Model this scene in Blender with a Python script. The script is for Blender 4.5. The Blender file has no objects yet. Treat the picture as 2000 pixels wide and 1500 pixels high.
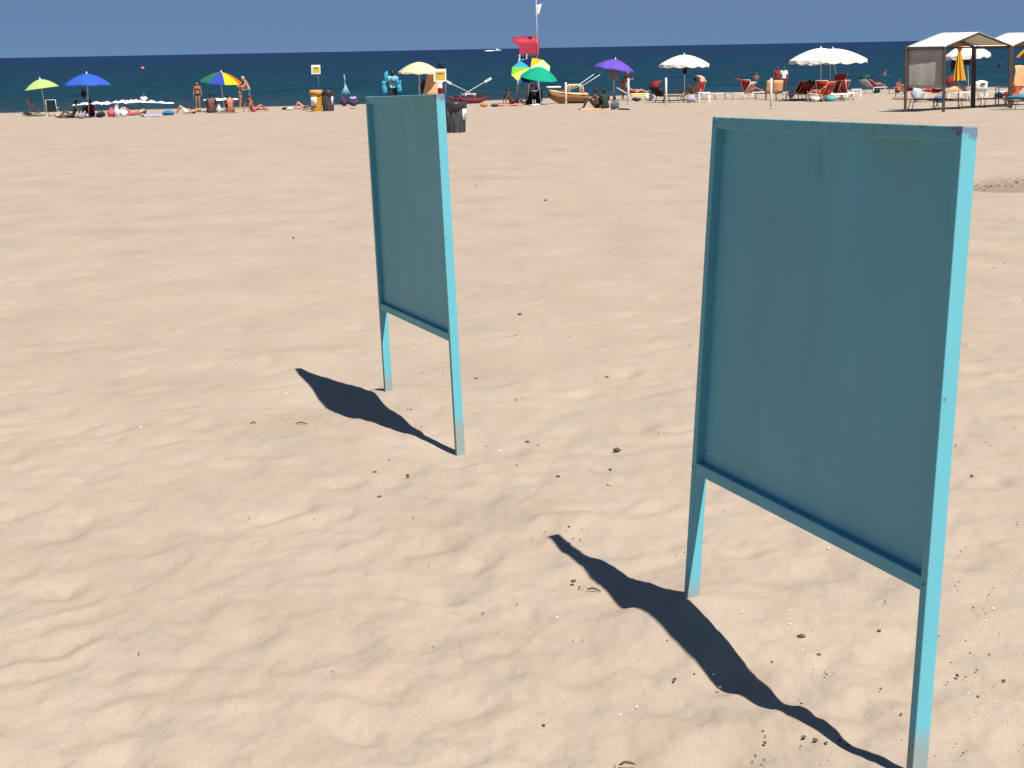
import bpy, bmesh, math, random
import numpy as np
from mathutils import Vector, Matrix

# ------------------------------------------------------------------ camera
F, CAMH = 3741.0, 2.1                       # focal length in pixels of a 2000 px wide frame, eye height
PITCH, ROLL = math.radians(9.94), math.radians(-1.07)
sc = bpy.context.scene
col = sc.collection
_fw = np.array([0, math.cos(PITCH), -math.sin(PITCH)])
_rt = np.array([1.0, 0, 0])
_up = np.cross(_rt, _fw)
_c, _s = math.cos(ROLL), math.sin(ROLL)
RM = np.array([_c * _rt + _s * _up, -_s * _rt + _c * _up, _fw])
cam_d = bpy.data.cameras.new('camera')
cam_d.sensor_width = 36
cam_d.lens = 36 * F / 2000
cam_d.clip_start = 0.1
cam_d.clip_end = 60000
cam = bpy.data.objects.new('camera', cam_d)
col.objects.link(cam)
cam.matrix_world = Matrix(((RM[0][0], RM[1][0], -RM[2][0], 0), (RM[0][1], RM[1][1], -RM[2][1], 0),
                           (RM[0][2], RM[1][2], -RM[2][2], CAMH), (0, 0, 0, 1)))
sc.camera = cam
# ------------------------------------------------------------------ sky, sun, exposure
SUN_AZ, SUN_EL = math.radians(149), math.radians(57)
world = bpy.data.worlds.new('World')
sc.world = world
world.use_nodes = True
wn = world.node_tree
wn.nodes.clear()
w_out = wn.nodes.new('ShaderNodeOutputWorld')
w_bg = wn.nodes.new('ShaderNodeBackground')
w_sky = wn.nodes.new('ShaderNodeTexSky')
w_sky.sky_type = 'NISHITA'
w_sky.sun_disc = False
w_sky.sun_elevation = SUN_EL
w_sky.sun_rotation = SUN_AZ
w_sky.air_density = 1.0
w_sky.dust_density = 0.0
w_sky.ozone_density = 4.0
w_tc = wn.nodes.new('ShaderNodeTexCoord')
w_add = wn.nodes.new('ShaderNodeVectorMath')
w_add.operation = 'ADD'
w_add.inputs[1].default_value = (0, 0, 0.28)      # very clear air: the blue holds down to the horizon
w_nrm = wn.nodes.new('ShaderNodeVectorMath')
w_nrm.operation = 'NORMALIZE'
wn.links.new(w_tc.outputs['Generated'], w_add.inputs[0])
wn.links.new(w_add.outputs[0], w_nrm.inputs[0])
wn.links.new(w_nrm.outputs[0], w_sky.inputs[0])
wn.links.new(w_sky.outputs[0], w_bg.inputs[0])
w_bg.inputs[1].default_value = 0.0505
wn.links.new(w_bg.outputs[0], w_out.inputs[0])
sun_d = bpy.data.lights.new('sun', 'SUN')
sun_d.energy = 5.0
sun_d.angle = math.radians(0.5)
sun_d.color = (1.0, 0.95, 0.87)
sun = bpy.data.objects.new('sun', sun_d)
col.objects.link(sun)
SDIR = Vector((math.cos(SUN_EL) * math.sin(SUN_AZ), math.cos(SUN_EL) * math.cos(SUN_AZ), math.sin(SUN_EL)))
sun.rotation_euler = SDIR.to_track_quat('Z', 'Y').to_euler()
sun.location = SDIR * 60
sc.view_settings.view_transform = 'Standard'
sc.view_settings.look = 'None'
sc.view_settings.gamma = 1.0
sc.view_settings.use_curve_mapping = False
sc.view_settings.exposure = 0.75
sc.cycles.max_bounces = 6
random.seed(5)
rng = np.random.default_rng(11)

# ------------------------------------------------------------------ ground shape and pixel helpers
SEA = -1.1
_YX = [-400, -60, -30, -13.5, -2.3, 9, 22, 60, 400]
_YY = [60, 108, 114, 117.5, 121, 129, 131, 136, 180]
def shore(x): return np.interp(x, _YX, _YY)
def base_z(x, y):
    x = np.asarray(x, float); y = np.asarray(y, float)
    a = -.0095 * np.clip(y - 8, 0, 82) - .006 * np.clip(y - 90, 0, 400)
    b = SEA + .022 * (shore(x) - y)
    k = .02
    hh = np.clip(.5 + .5 * (b - a) / k, 0, 1)
    return b * (1 - hh) + a * hh - k * hh * (1 - hh)
def ray(px, py): return RM.T @ np.array([(px - 1000) / F, (750 - py) / F, 1])
def G(px, py, sea=False):
    """ground (or water) point seen at a pixel of the 2000 x 1500 frame"""
    d = ray(px, py); d = d / d[1]
    if sea:
        t = (SEA - CAMH) / d[2]
        return Vector((d[0] * t, t, SEA))
    lo, hi = 2., 150.
    for i in range(50):
        m = (lo + hi) / 2
        if CAMH + d[2] * m > float(base_z(d[0] * m, m)): lo = m
        else: hi = m
    return Vector((d[0] * lo, lo, float(base_z(d[0] * lo, lo))))
def A(px, py, Y):
    """point on a pixel's ray at distance Y"""
    d = ray(px, py); d = d / d[1]
    return Vector((d[0] * Y, Y, CAMH + d[2] * Y))

# ------------------------------------------------------------------ materials
def lin(c): return tuple(((v / 255) / 12.92 if v / 255 <= .04045 else ((v / 255 + .055) / 1.055) ** 2.4) for v in c)
def S(r, g, b, k=.75): return tuple(min(.8, v * k * .8) for v in lin((r, g, b)))
_mats = {}
def mat(name, rgb, rough=.6, spec=.3, trans=0.0, noise=.08, nscale=9.0, metal=0.0, bump=0.0):
    if name in _mats: return _mats[name]
    m = bpy.data.materials.new(name); m.use_nodes = True
    nt = m.node_tree; b = nt.nodes['Principled BSDF']; out = nt.nodes['Material Output']
    b.inputs['Roughness'].default_value = rough
    b.inputs['Specular IOR Level'].default_value = spec
    b.inputs['Metallic'].default_value = metal
    tc = nt.nodes.new('ShaderNodeTexCoord')
    n = nt.nodes.new('ShaderNodeTexNoise'); n.inputs['Scale'].default_value = nscale
    n.inputs['Detail'].default_value = 4
    nt.links.new(tc.outputs['Object'], n.inputs['Vector'])
    r = nt.nodes.new('ShaderNodeValToRGB')
    r.color_ramp.elements[0].position = .3; r.color_ramp.elements[1].position = .7
    r.color_ramp.elements[0].color = (*[v * (1 - noise) for v in rgb], 1)
    r.color_ramp.elements[1].color = (*[min(1, v * (1 + noise)) for v in rgb], 1)
    nt.links.new(n.outputs['Fac'], r.inputs[0])
    nt.links.new(r.outputs[0], b.inputs['Base Color'])
    if bump:
        bp = nt.nodes.new('ShaderNodeBump'); bp.inputs['Strength'].default_value = bump; bp.inputs['Distance'].default_value = .02
        nt.links.new(n.outputs['Fac'], bp.inputs['Height']); nt.links.new(bp.outputs[0], b.inputs['Normal'])
    if trans:
        t = nt.nodes.new('ShaderNodeBsdfTranslucent'); nt.links.new(r.outputs[0], t.inputs[0])
        mx = nt.nodes.new('ShaderNodeMixShader'); mx.inputs[0].default_value = trans
        nt.links.new(b.outputs[0], mx.inputs[1]); nt.links.new(t.outputs[0], mx.inputs[2])
        nt.links.new(mx.outputs[0], out.inputs[0])
    _mats[name] = m
    return m

# ------------------------------------------------------------------ mesh builder
class MB:
    def __init__(self): self.v = []; self.f = []
    def add(self, vs, fs):
        o = len(self.v); self.v += [tuple(p) for p in vs]; self.f += [tuple(i + o for i in f) for f in fs]; return self
    def box(self, c, s, M=None, taper=1.0):
        vs = []
        for z in (-.5, .5):
            k = taper if z > 0 else 1
            for x, y in ((-.5, -.5), (.5, -.5), (.5, .5), (-.5, .5)):
                p = Vector((x * s[0] * k, y * s[1] * k, z * s[2]))
                if M is not None: p = M @ p
                vs.append(p + Vector(c))
        return self.add(vs, [(3, 2, 1, 0), (4, 5, 6, 7), (0, 1, 5, 4), (1, 2, 6, 5), (2, 3, 7, 6), (3, 0, 4, 7)])
    def tube(self, pts, rad, n=8, cap=True):
        pts = [Vector(p) for p in pts]
        if not isinstance(rad, (list, tuple)): rad = [rad] * len(pts)
        vs, fs = [], []
        ref = None
        for i, p in enumerate(pts):
            t = (pts[min(i + 1, len(pts) - 1)] - pts[max(i - 1, 0)]).normalized()
            if ref is None:
                ref = Vector((0, 0, 1)) if abs(t.z) < .9 else Vector((0, 1, 0))
            a = t.cross(ref).normalized(); b = a.cross(t).normalized(); ref = b
            for j in range(n):
                q = 2 * math.pi * j / n
                vs.append(p + (a * math.cos(q) + b * math.sin(q)) * rad[i])
        for i in range(len(pts) - 1):
            for j in range(n):
                fs.append((i * n + j, (i + 1) * n + j, (i + 1) * n + (j + 1) % n, i * n + (j + 1) % n))
        if cap:
            fs.append(tuple(range(n))); fs.append(tuple(reversed([(len(pts) - 1) * n + j for j in range(n)])))
        return self.add(vs, fs)
    def lathe(self, prof, n=20, c=(0, 0, 0)):
        vs, fs = [], []
        for r, z in prof:
            for j in range(n):
                q = 2 * math.pi * j / n
                vs.append((c[0] + r * math.cos(q), c[1] + r * math.sin(q), c[2] + z))
        for i in range(len(prof) - 1):
            for j in range(n):
                fs.append((i * n + j, i * n + (j + 1) % n, (i + 1) * n + (j + 1) % n, (i + 1) * n + j))
        return self.add(vs, fs)
    def ball(self, c, r, M=None, n=10, m=6):
        if not isinstance(r, (tuple, list)): r = (r, r, r)
        vs, fs = [], []
        for i in range(m + 1):
            th = math.pi * i / m
            for j in range(n):
                q = 2 * math.pi * j / n
                p = Vector((r[0] * math.sin(th) * math.cos(q), r[1] * math.sin(th) * math.sin(q), r[2] * math.cos(th)))
                if M is not None: p = M @ p
                vs.append(p + Vector(c))
        for i in range(m):
            for j in range(n):
                fs.append((i * n + j, (i + 1) * n + j, (i + 1) * n + (j + 1) % n, i * n + (j + 1) % n))
        return self.add(vs, fs)
    def capsule(self, a, b, ra, rb, n=10):
        a = Vector(a); b = Vector(b); d = b - a
        if d.length < 1e-5: d = Vector((0, 0, 1e-4))
        t = d.normalized()
        pts, rr = [], []
        for q in (-80, -50, -20): pts.append(a + t * ra * math.sin(math.radians(q))); rr.append(ra * math.cos(math.radians(q)))
        for q in (20, 50, 80): pts.append(b + t * rb * math.sin(math.radians(q))); rr.append(rb * math.cos(math.radians(q)))
        return self.tube(pts, rr, n)
    def mesh(self, name, smooth=False):
        me = bpy.data.meshes.new(name); me.from_pydata(self.v, [], self.f); me.update()
        bm = bmesh.new(); bm.from_mesh(me)
        bmesh.ops.remove_doubles(bm, verts=bm.verts, dist=1e-5)
        bmesh.ops.recalc_face_normals(bm, faces=bm.faces); bm.to_mesh(me); bm.free()
        if smooth: me.polygons.foreach_set('use_smooth', [True] * len(me.polygons))
        return me
    def build(self, name, m, parent=None, smooth=False, bevel=0, solid=0):
        return link(name, self.mesh(name, smooth), m, parent, bevel, solid)
def link(name, me, m, parent=None, bevel=0, solid=0):
    o = bpy.data.objects.new(name, me); col.objects.link(o)
    me.materials.clear(); me.materials.append(m)
    o.parent = parent
    if solid:
        md = o.modifiers.new('s', 'SOLIDIFY'); md.thickness = solid; md.offset = 0
    if bevel:
        md = o.modifiers.new('b', 'BEVEL'); md.width = bevel; md.segments = 2; md.limit_method = 'ANGLE'
    return o
def tag(o, label, cat, group=None, kind=None):
    o['label'] = label
    if cat: o['category'] = cat
    if group: o['group'] = group
    if kind: o['kind'] = kind
    return o
def thing(name, label, cat, loc=(0, 0, 0), rz=0, group=None):
    o = bpy.data.objects.new(name, None); col.objects.link(o)
    o.empty_display_size = .1
    o.location = loc; o.rotation_euler = (0, 0, rz)
    return tag(o, label, cat, group)
def copy_tree(o, parent=None):
    c = o.copy(); col.objects.link(c); c.parent = parent
    for ch in list(o.children): copy_tree(ch, c)
    return c
def rot(axis, deg): return Matrix.Rotation(math.radians(deg), 3, axis)

# ------------------------------------------------------------------ noise
def _hash(ix, iy, s):
    n = (ix.astype(np.int64) * 374761393 + iy.astype(np.int64) * 668265263 + s * 1442695041) & 0x7fffffff
    n = ((n ^ (n >> 13)) * 1274126177) & 0x7fffffff
    n = (n ^ (n >> 16)) & 0xffff
    return n / 65535.0
def vnoise(x, y, s=0):
    ix = np.floor(x); iy = np.floor(y); fx = x - ix; fy = y - iy
    u = fx * fx * fx * (fx * (fx * 6 - 15) + 10); v = fy * fy * fy * (fy * (fy * 6 - 15) + 10)
    a = _hash(ix, iy, s); b = _hash(ix + 1, iy, s); c = _hash(ix, iy + 1, s); d = _hash(ix + 1, iy + 1, s)
    return (a + (b - a) * u) * (1 - v) + (c + (d - c) * u) * v - .5
def fbm(x, y, s=0, o=3, g=.5):
    r = 0; k = 1
    for i in range(o):
        c, sn = math.cos(.7 * i + s), math.sin(.7 * i + s)
        r = r + k * vnoise((x * c - y * sn) * 2 ** i, (x * sn + y * c) * 2 ** i, s * 17 + i); k *= g
    return r

# ------------------------------------------------------------------ sand
DITCH = G(1990, 362)
_LOCAL = [(*G(1225, 1175).xy, -.05, .2), (*G(1115, 1030).xy, .06, .25), (*G(660, 775).xy, -.08, .42), (*G(590, 702).xy, .07, .35), (*G(1440, 1340).xy, -.03, .22)]
def sand_height(X, Y):
    near = np.clip(1 - (Y - 9) / 16, .22, 1)
    wx = X + .25 * fbm(X * 1.3, Y * 1.3, 3, 2); wy = Y + .25 * fbm(X * 1.3, Y * 1.3, 4, 2)
    z = .022 * fbm(X * .28, Y * .28, 1, 2)                     # broad swells
    z = z + .008 * fbm(wx * 2.2, wy * 1.1, 2, 3, .45)           # trampled hummocks
    h = fbm(wx * 3.2, wy * 1.5, 7, 2, .5)
    z = z - .005 * np.clip(h - .06, 0, 1) ** .8 * 1.6          # hollows left by feet
    z = z + .0045 * fbm(X * 7, Y * 3.4, 9, 3)
    z = z + .0085 * fbm(X * 12, Y * 6.0, 12, 3, .6) * np.clip(1.3 - Y / 18, 0, 1)      # crumbly surface
    z = z * near
    for (px_, py_, am_, r_) in _LOCAL:
        z = z + am_ * np.exp(-((X - px_) ** 2 + (Y - py_) ** 2) / r_ ** 2)
    zz = base_z(X, Y) + z * np.clip((shore(X) - Y) / 6, 0, 1)
    # dug-out strip beyond the big board
    ex = np.clip((X - (DITCH.x - 1.0)) / .5, 0, 1); ey = np.exp(-((Y - DITCH.y) / 1.2) ** 4)
    zz = zz - .16 * ex * ey + .05 * ex * np.exp(-((Y - DITCH.y - 1.6) / .3) ** 2)
    return zz
# sand level at the four feet of the boards
_FEET = [(.633, 6.986, .046), (1.133, 5.235, -.012), (-.808, 11.912, -.014), (-.305, 10.16, -.071)]
_fa = np.array([[math.exp(-((a[0] - b[0]) ** 2 + (a[1] - b[1]) ** 2) / .32 ** 2) for b in _FEET] for a in _FEET])
_fb = np.array([a[2] - float(sand_height(np.array([a[0]]), np.array([a[1]]))[0]) for a in _FEET])
_LOCAL += [(a[0], a[1], float(k), .32) for a, k in zip(_FEET, np.linalg.solve(_fa, _fb))]
def build_sand():
    ys = [-60, -30, -15, -8, -4, -1, 1, 2.2, 3, 3.6, 4.0, 4.3]
    y = 4.4
    while y < 150: ys.append(y); y += max(.0105, y * y * .00024)
    ys += [155, 165, 190, 240]
    a = np.linspace(-.42, .42, 520)
    side = .42 + .012 * (np.power(1.16, np.arange(1, 34)) - 1) / .16
    aa = np.concatenate([-side[::-1], a, side])
    Yg, Ag = np.meshgrid(np.array(ys), aa, indexing='ij')
    Xg = Ag * np.maximum(np.abs(Yg), 5)
    far = np.abs(Ag) > .6
    Z = sand_height(Xg, Yg)
    # individual foot hollows with a soft pushed-up rim
    ysa = np.array(ys)
    for i in range(2600):
        cy = 4.6 + 30 * rng.random() ** 1.8; cx = (rng.random() - .5) * .8 * cy
        if any(abs(cx - a[0]) + abs(cy - a[1]) < .3 for a in _FEET): continue
        ln, wd = .13 + .10 * rng.random(), .06 + .05 * rng.random(); ang = 1.45 + .55 * rng.standard_normal()
        r0, r1 = np.searchsorted(ysa, [cy - .5, cy + .5]); c0, c1 = np.searchsorted(aa, [(cx - .5) / cy, (cx + .5) / cy])
        xx = Xg[r0:r1, c0:c1] - cx; yy = Yg[r0:r1, c0:c1] - cy
        u = (xx * math.cos(ang) + yy * math.sin(ang)) / ln; v = (-xx * math.sin(ang) + yy * math.cos(ang)) / wd
        d2 = u * u + v * v
        am = .004 + .013 * rng.random() ** 1.8
        Z[r0:r1, c0:c1] += am * (-np.exp(-d2 * 1.1) + .16 * np.exp(-(np.sqrt(d2) - 1.5) ** 2 * 4))
    nr, nc = Z.shape
    co = np.stack([Xg, Yg, Z], -1).reshape(-1, 3)
    idx = np.arange(nr * nc).reshape(nr, nc)
    q = np.stack([idx[:-1, :-1], idx[:-1, 1:], idx[1:, 1:], idx[1:, :-1]], -1).reshape(-1, 4)
    me = grid_mesh('sand', co, q)
    return me
def grid_mesh(name, co, q):
    me = bpy.data.meshes.new(name)
    me.vertices.add(len(co)); me.vertices.foreach_set('co', co.astype(np.float32).ravel())
    me.loops.add(q.size); me.loops.foreach_set('vertex_index', q.astype(np.int32).ravel())
    me.polygons.add(len(q)); me.polygons.foreach_set('loop_start', np.arange(0, q.size, 4, dtype=np.int32))
    me.polygons.foreach_set('use_smooth', np.ones(len(q), dtype=bool))
    me.update(); me.validate()
    return me
def sand_material():
    m = bpy.data.materials.new('dry_sand'); m.use_nodes = True
    nt = m.node_tree; b = nt.nodes['Principled BSDF']; L = nt.links
    b.inputs['Roughness'].default_value = .95; b.inputs['Specular IOR Level'].default_value = .1
    geo = nt.nodes.new('ShaderNodeNewGeometry')
    def noise(scale, detail, rough=.5, sv=None):
        n = nt.nodes.new('ShaderNodeTexNoise'); n.inputs['Scale'].default_value = scale
        n.inputs['Detail'].default_value = detail; n.inputs['Roughness'].default_value = rough
        if sv:
            mp = nt.nodes.new('ShaderNodeMapping'); mp.inputs['Scale'].default_value = sv
            L.new(geo.outputs['Position'], mp.inputs[0]); L.new(mp.outputs[0], n.inputs['Vector'])
        else: L.new(geo.outputs['Position'], n.inputs['Vector'])
        return n
    def ramp(src, stops):
        r = nt.nodes.new('ShaderNodeValToRGB')
        while len(r.color_ramp.elements) < len(stops): r.color_ramp.elements.new(.5)
        for e, (p, c) in zip(r.color_ramp.elements, stops): e.position = p; e.color = (*c, 1)
        L.new(src, r.inputs[0]); return r
    def mix(a, b_, fac, mode='MIX'):
        x = nt.nodes.new('ShaderNodeMix'); x.data_type = 'RGBA'; x.blend_type = mode
        if isinstance(fac, float): x.inputs[0].default_value = fac
        else: L.new(fac, x.inputs[0])
        for s, i in ((a, 6), (b_, 7)):
            if isinstance(s, tuple): x.inputs[i].default_value = (*s, 1)
            else: L.new(s, x.inputs[i])
        return x.outputs[2]
    n1 = noise(1.1, 5, .6, (1, .6, 1))
    c1 = ramp(n1.outputs[0], [(.32, SAND_D), (.52, SAND_M), (.72, SAND_L)])
    n2 = noise(160, 3, .7)
    c2 = ramp(n2.outputs[0], [(.28, (.80, .80, .80)), (.5, (1, 1, 1)), (.75, (1.12, 1.12, 1.12))])
    out = mix(c1.outputs[0], c2.outputs[0], 1.0, 'MULTIPLY')
    n4 = noise(3.2, 4, .6, (1, .5, 1))
    c4 = ramp(n4.outputs[0], [(.32, (.955, .965, .985)), (.5, (1, 1, 1)), (.68, (1.02, .985, .96))])
    out = mix(out, c4.outputs[0], 1.0, 'MULTIPLY')
    n3 = noise(9, 6, .75, (1, .5, 1))
    c3 = ramp(n3.outputs[0], [(.26, (.80, .79, .78)), (.42, (.985, .985, .985)), (1, (1, 1, 1))])
    out = mix(out, c3.outputs[0], 1.0, 'MULTIPLY')
    # damp sand in the dug strip and along the waterline
    sep = nt.nodes.new('ShaderNodeSeparateXYZ'); L.new(geo.outputs['Position'], sep.inputs[0])
    wet = ramp(nt_math(nt, 'MAP', sep.outputs[2], SEA + .02, SEA + .13), [(0, (1, 1, 1)), (1, (0, 0, 0))])
    out = mix(out, (.14, .11, .08), wet.outputs[0])
    dx = nt_math(nt, 'SUBTRACT', sep.outputs[0], DITCH.x + 1.6); dy = nt_math(nt, 'SUBTRACT', sep.outputs[1], DITCH.y)
    ax = nt_math(nt, 'MULTIPLY', dx, .30); ay = nt_math(nt, 'MULTIPLY', dy, .50)
    d2 = nt_math(nt, 'ADD', nt_math(nt, 'MULTIPLY', ax, ax), nt_math(nt, 'MULTIPLY', ay, ay))
    d3 = nt_math(nt, 'ADD', d2, nt_math(nt, 'MULTIPLY', n3.outputs[0], .9))
    dm = ramp(nt_math(nt, 'MULTIPLY', d3, .5), [(.52, (1, 1, 1)), (.70, (0, 0, 0))])
    out = mix(out, (.18, .14, .105), nt_math(nt, 'MULTIPLY', dm.outputs[0], .8))
    L.new(out, b.inputs['Base Color'])
    bp = nt.nodes.new('ShaderNodeBump'); bp.inputs['Strength'].default_value = .35; bp.inputs['Distance'].default_value = .012
    ha = nt_math(nt, 'ADD', nt_math(nt, 'MULTIPLY', n2.outputs[0], .25), n3.outputs[0])
    L.new(ha, bp.inputs['Height']); L.new(bp.outputs[0], b.inputs['Normal'])
    return m
def nt_math(nt, op, a, b=None, c=None):
    if op == 'MAP':
        n = nt.nodes.new('ShaderNodeMapRange'); nt.links.new(a, n.inputs[0]); n.inputs[1].default_value = b; n.inputs[2].default_value = c
        return n.outputs[0]
    n = nt.nodes.new('ShaderNodeMath'); n.operation = op
    for i, s in enumerate((a, b)):
        if s is None: continue
        if isinstance(s, (int, float)): n.inputs[i].default_value = s
        else: nt.links.new(s, n.inputs[i])
    return n.outputs[0]
SAND_D, SAND_M, SAND_L = (.303, .246, .193), (.332, .270, .213), (.353, .289, .229)
sand = link('beach_sand', build_sand(), sand_material())
sand['kind'] = 'structure'; sand['label'] = 'pale dry beach sand with shallow trampled hollows'
def on_sand(x, y): return float(sand_height(np.array([x]), np.array([y]))[0])

# ------------------------------------------------------------------ sea
def build_sea():
    ys = []; y = 88.
    while y < 30000: ys.append(y); y += max(.22, (y - 60) * .006 if y < 400 else y * .03)
    ys = np.array(ys)
    a = np.linspace(-.36, .36, 330)
    side = .36 + .01 * (np.power(1.22, np.arange(1, 26)) - 1) / .22
    aa = np.concatenate([-side[::-1], a, side])
    Yg, Ag = np.meshgrid(ys, aa, indexing='ij'); Xg = Ag * Yg
    Z = np.full(Xg.shape, SEA)
    fade = np.clip(1 - (Yg - 120) / 500, 0, 1) * np.clip((Yg - shore(Xg) + 1) / 8, 0, 1)
    wv = 0
    for i, (wl, am) in enumerate(((7.5, .075), (4.3, .05), (2.6, .035), (1.7, .02), (1.1, .012))):
        th = (rng.random() - .5) * .7
        ph = 2 * math.pi * (Yg * math.cos(th) + Xg * math.sin(th)) / wl + 5 * fbm(Xg / (wl * 3.5), Yg / (wl * 2), 20 + i, 2)
        s = .5 + .5 * np.sin(ph)
        wv = wv + am * (s ** 1.6 * 2 - 1) * (.55 + .9 * np.clip(.5 + fbm(Xg / (wl * 2.5), Yg / (wl * 2.5), 30 + i, 2), 0, 1))
    Z = Z + wv * fade
    nr, nc = Z.shape
    co = np.stack([Xg, Yg, Z], -1).reshape(-1, 3); idx = np.arange(nr * nc).reshape(nr, nc)
    q = np.stack([idx[:-1, :-1], idx[:-1, 1:], idx[1:, 1:], idx[1:, :-1]], -1).reshape(-1, 4)
    return grid_mesh('sea', co, q)
def sea_material():
    m = bpy.data.materials.new('sea_water'); m.use_nodes = True
    nt = m.node_tree; b = nt.nodes['Principled BSDF']; L = nt.links
    b.inputs['Roughness'].default_value = .32; b.inputs['IOR'].default_value = 1.33
    b.inputs['Specular IOR Level'].default_value = .10
    geo = nt.nodes.new('ShaderNodeNewGeometry')
    sep = nt.nodes.new('ShaderNodeSeparateXYZ'); L.new(geo.outputs['Position'], sep.inputs[0])
    mr = nt.nodes.new('ShaderNodeMapRange'); L.new(sep.outputs[1], mr.inputs[0])
    mr.inputs[1].default_value = 110; mr.inputs[2].default_value = 900
    r = nt.nodes.new('ShaderNodeValToRGB')
    st = [(0, SEA_N), (.06, SEA_M), (.35, SEA_F), (1, SEA_H)]
    while len(r.color_ramp.elements) < 4: r.color_ramp.elements.new(.5)
    for e, (p, c) in zip(r.color_ramp.elements, st): e.position = p; e.color = (*c, 1)
    L.new(mr.outputs[0], r.inputs[0])
    mp = nt.nodes.new('ShaderNodeMapping'); mp.inputs['Scale'].default_value = (.30, .075, 1); L.new(geo.outputs['Position'], mp.inputs[0])
    n = nt.nodes.new('ShaderNodeTexNoise'); n.inputs['Scale'].default_value = 1; n.inputs['Detail'].default_value = 7; n.inputs['Roughness'].default_value = .62; L.new(mp.outputs[0], n.inputs['Vector'])
    r2 = nt.nodes.new('ShaderNodeValToRGB'); r2.color_ramp.elements[0].position = .3; r2.color_ramp.elements[1].position = .7
    r2.color_ramp.elements[0].color = (.66, .70, .74, 1); r2.color_ramp.elements[1].color = (1.38, 1.36, 1.30, 1)  # light and dark of the wave faces painted into the water colour
    L.new(n.outputs[0], r2.inputs[0])
    x = nt.nodes.new('ShaderNodeMix'); x.data_type = 'RGBA'; x.blend_type = 'MULTIPLY'; x.inputs[0].default_value = 1
    L.new(r.outputs[0], x.inputs[6]); L.new(r2.outputs[0], x.inputs[7])
    n2 = nt.nodes.new('ShaderNodeTexNoise'); n2.inputs['Scale'].default_value = .9; n2.inputs['Detail'].default_value = 4; L.new(geo.outputs['Position'], n2.inputs['Vector'])
    bp = nt.nodes.new('ShaderNodeBump'); bp.inputs['Strength'].default_value = .9; bp.inputs['Distance'].default_value = .25
    L.new(n2.outputs[0], bp.inputs['Height'])
    df = nt.nodes.new('ShaderNodeBsdfDiffuse'); gl = nt.nodes.new('ShaderNodeBsdfGlossy'); gl.inputs['Roughness'].default_value = .3
    L.new(x.outputs[2], df.inputs['Color']); L.new(bp.outputs[0], df.inputs['Normal']); L.new(bp.outputs[0], gl.inputs['Normal'])
    ms = nt.nodes.new('ShaderNodeMixShader'); ms.inputs[0].default_value = .09      # wave faces hide most of the grazing mirror
    L.new(df.outputs[0], ms.inputs[1]); L.new(gl.outputs[0], ms.inputs[2]); L.new(ms.outputs[0], nt.nodes['Material Output'].inputs[0])
    nt.nodes.remove(b)
    return m
SEA_N, SEA_M, SEA_F, SEA_H = (.016, .034, .048), (.0036, .0275, .046), (.0028, .0225, .048), (.0024, .0180, .052)
sea = link('sea', build_sea(), sea_material())
sea['kind'] = 'structure'; sea['label'] = 'dark blue sea with small ripples up to the horizon'
M_foam = mat('white_foam', (.8, .82, .83), .9, .1, noise=.06, nscale=3, bump=.8)
def foam(px0, px1, py, hgt, wid, seed):
    a, b_ = G(px0, py, True), G(px1, py - (px1 - px0) * .019, True)
    n, k = 70, 9
    vs = []
    for i in range(n):
        t = i / (n - 1); e = math.sin(math.pi * t) ** .45
        c = a.lerp(b_, t)
        wob = float(fbm(np.array([t * 9.]), np.array([seed * 1.]), seed, 3)[0])
        for j in range(k):
            s = j / (k - 1)
            lump = .7 + .9 * float(fbm(np.array([t * 40.]), np.array([s * 4.]), seed + 2, 3)[0])
            vs.append((c.x, c.y + (s - .5) * wid * e + wob * .9, SEA - .05 + (.05 + hgt * e * lump) * math.sin(math.pi * min(1, s * 1.0)) ** .6))
    fs = [(i * k + j, i * k + j + 1, (i + 1) * k + j + 1, (i + 1) * k + j) for i in range(n - 1) for j in range(k - 1)]
    return MB().add(vs, fs).build('foam_crest', M_foam, sea, True)
foam(142, 342, 205.5, .26, 1.6, 1)
foam(395, 467, 196, .16, .9, 2)
foam(712, 760, 191, .07, .6, 3)

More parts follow.
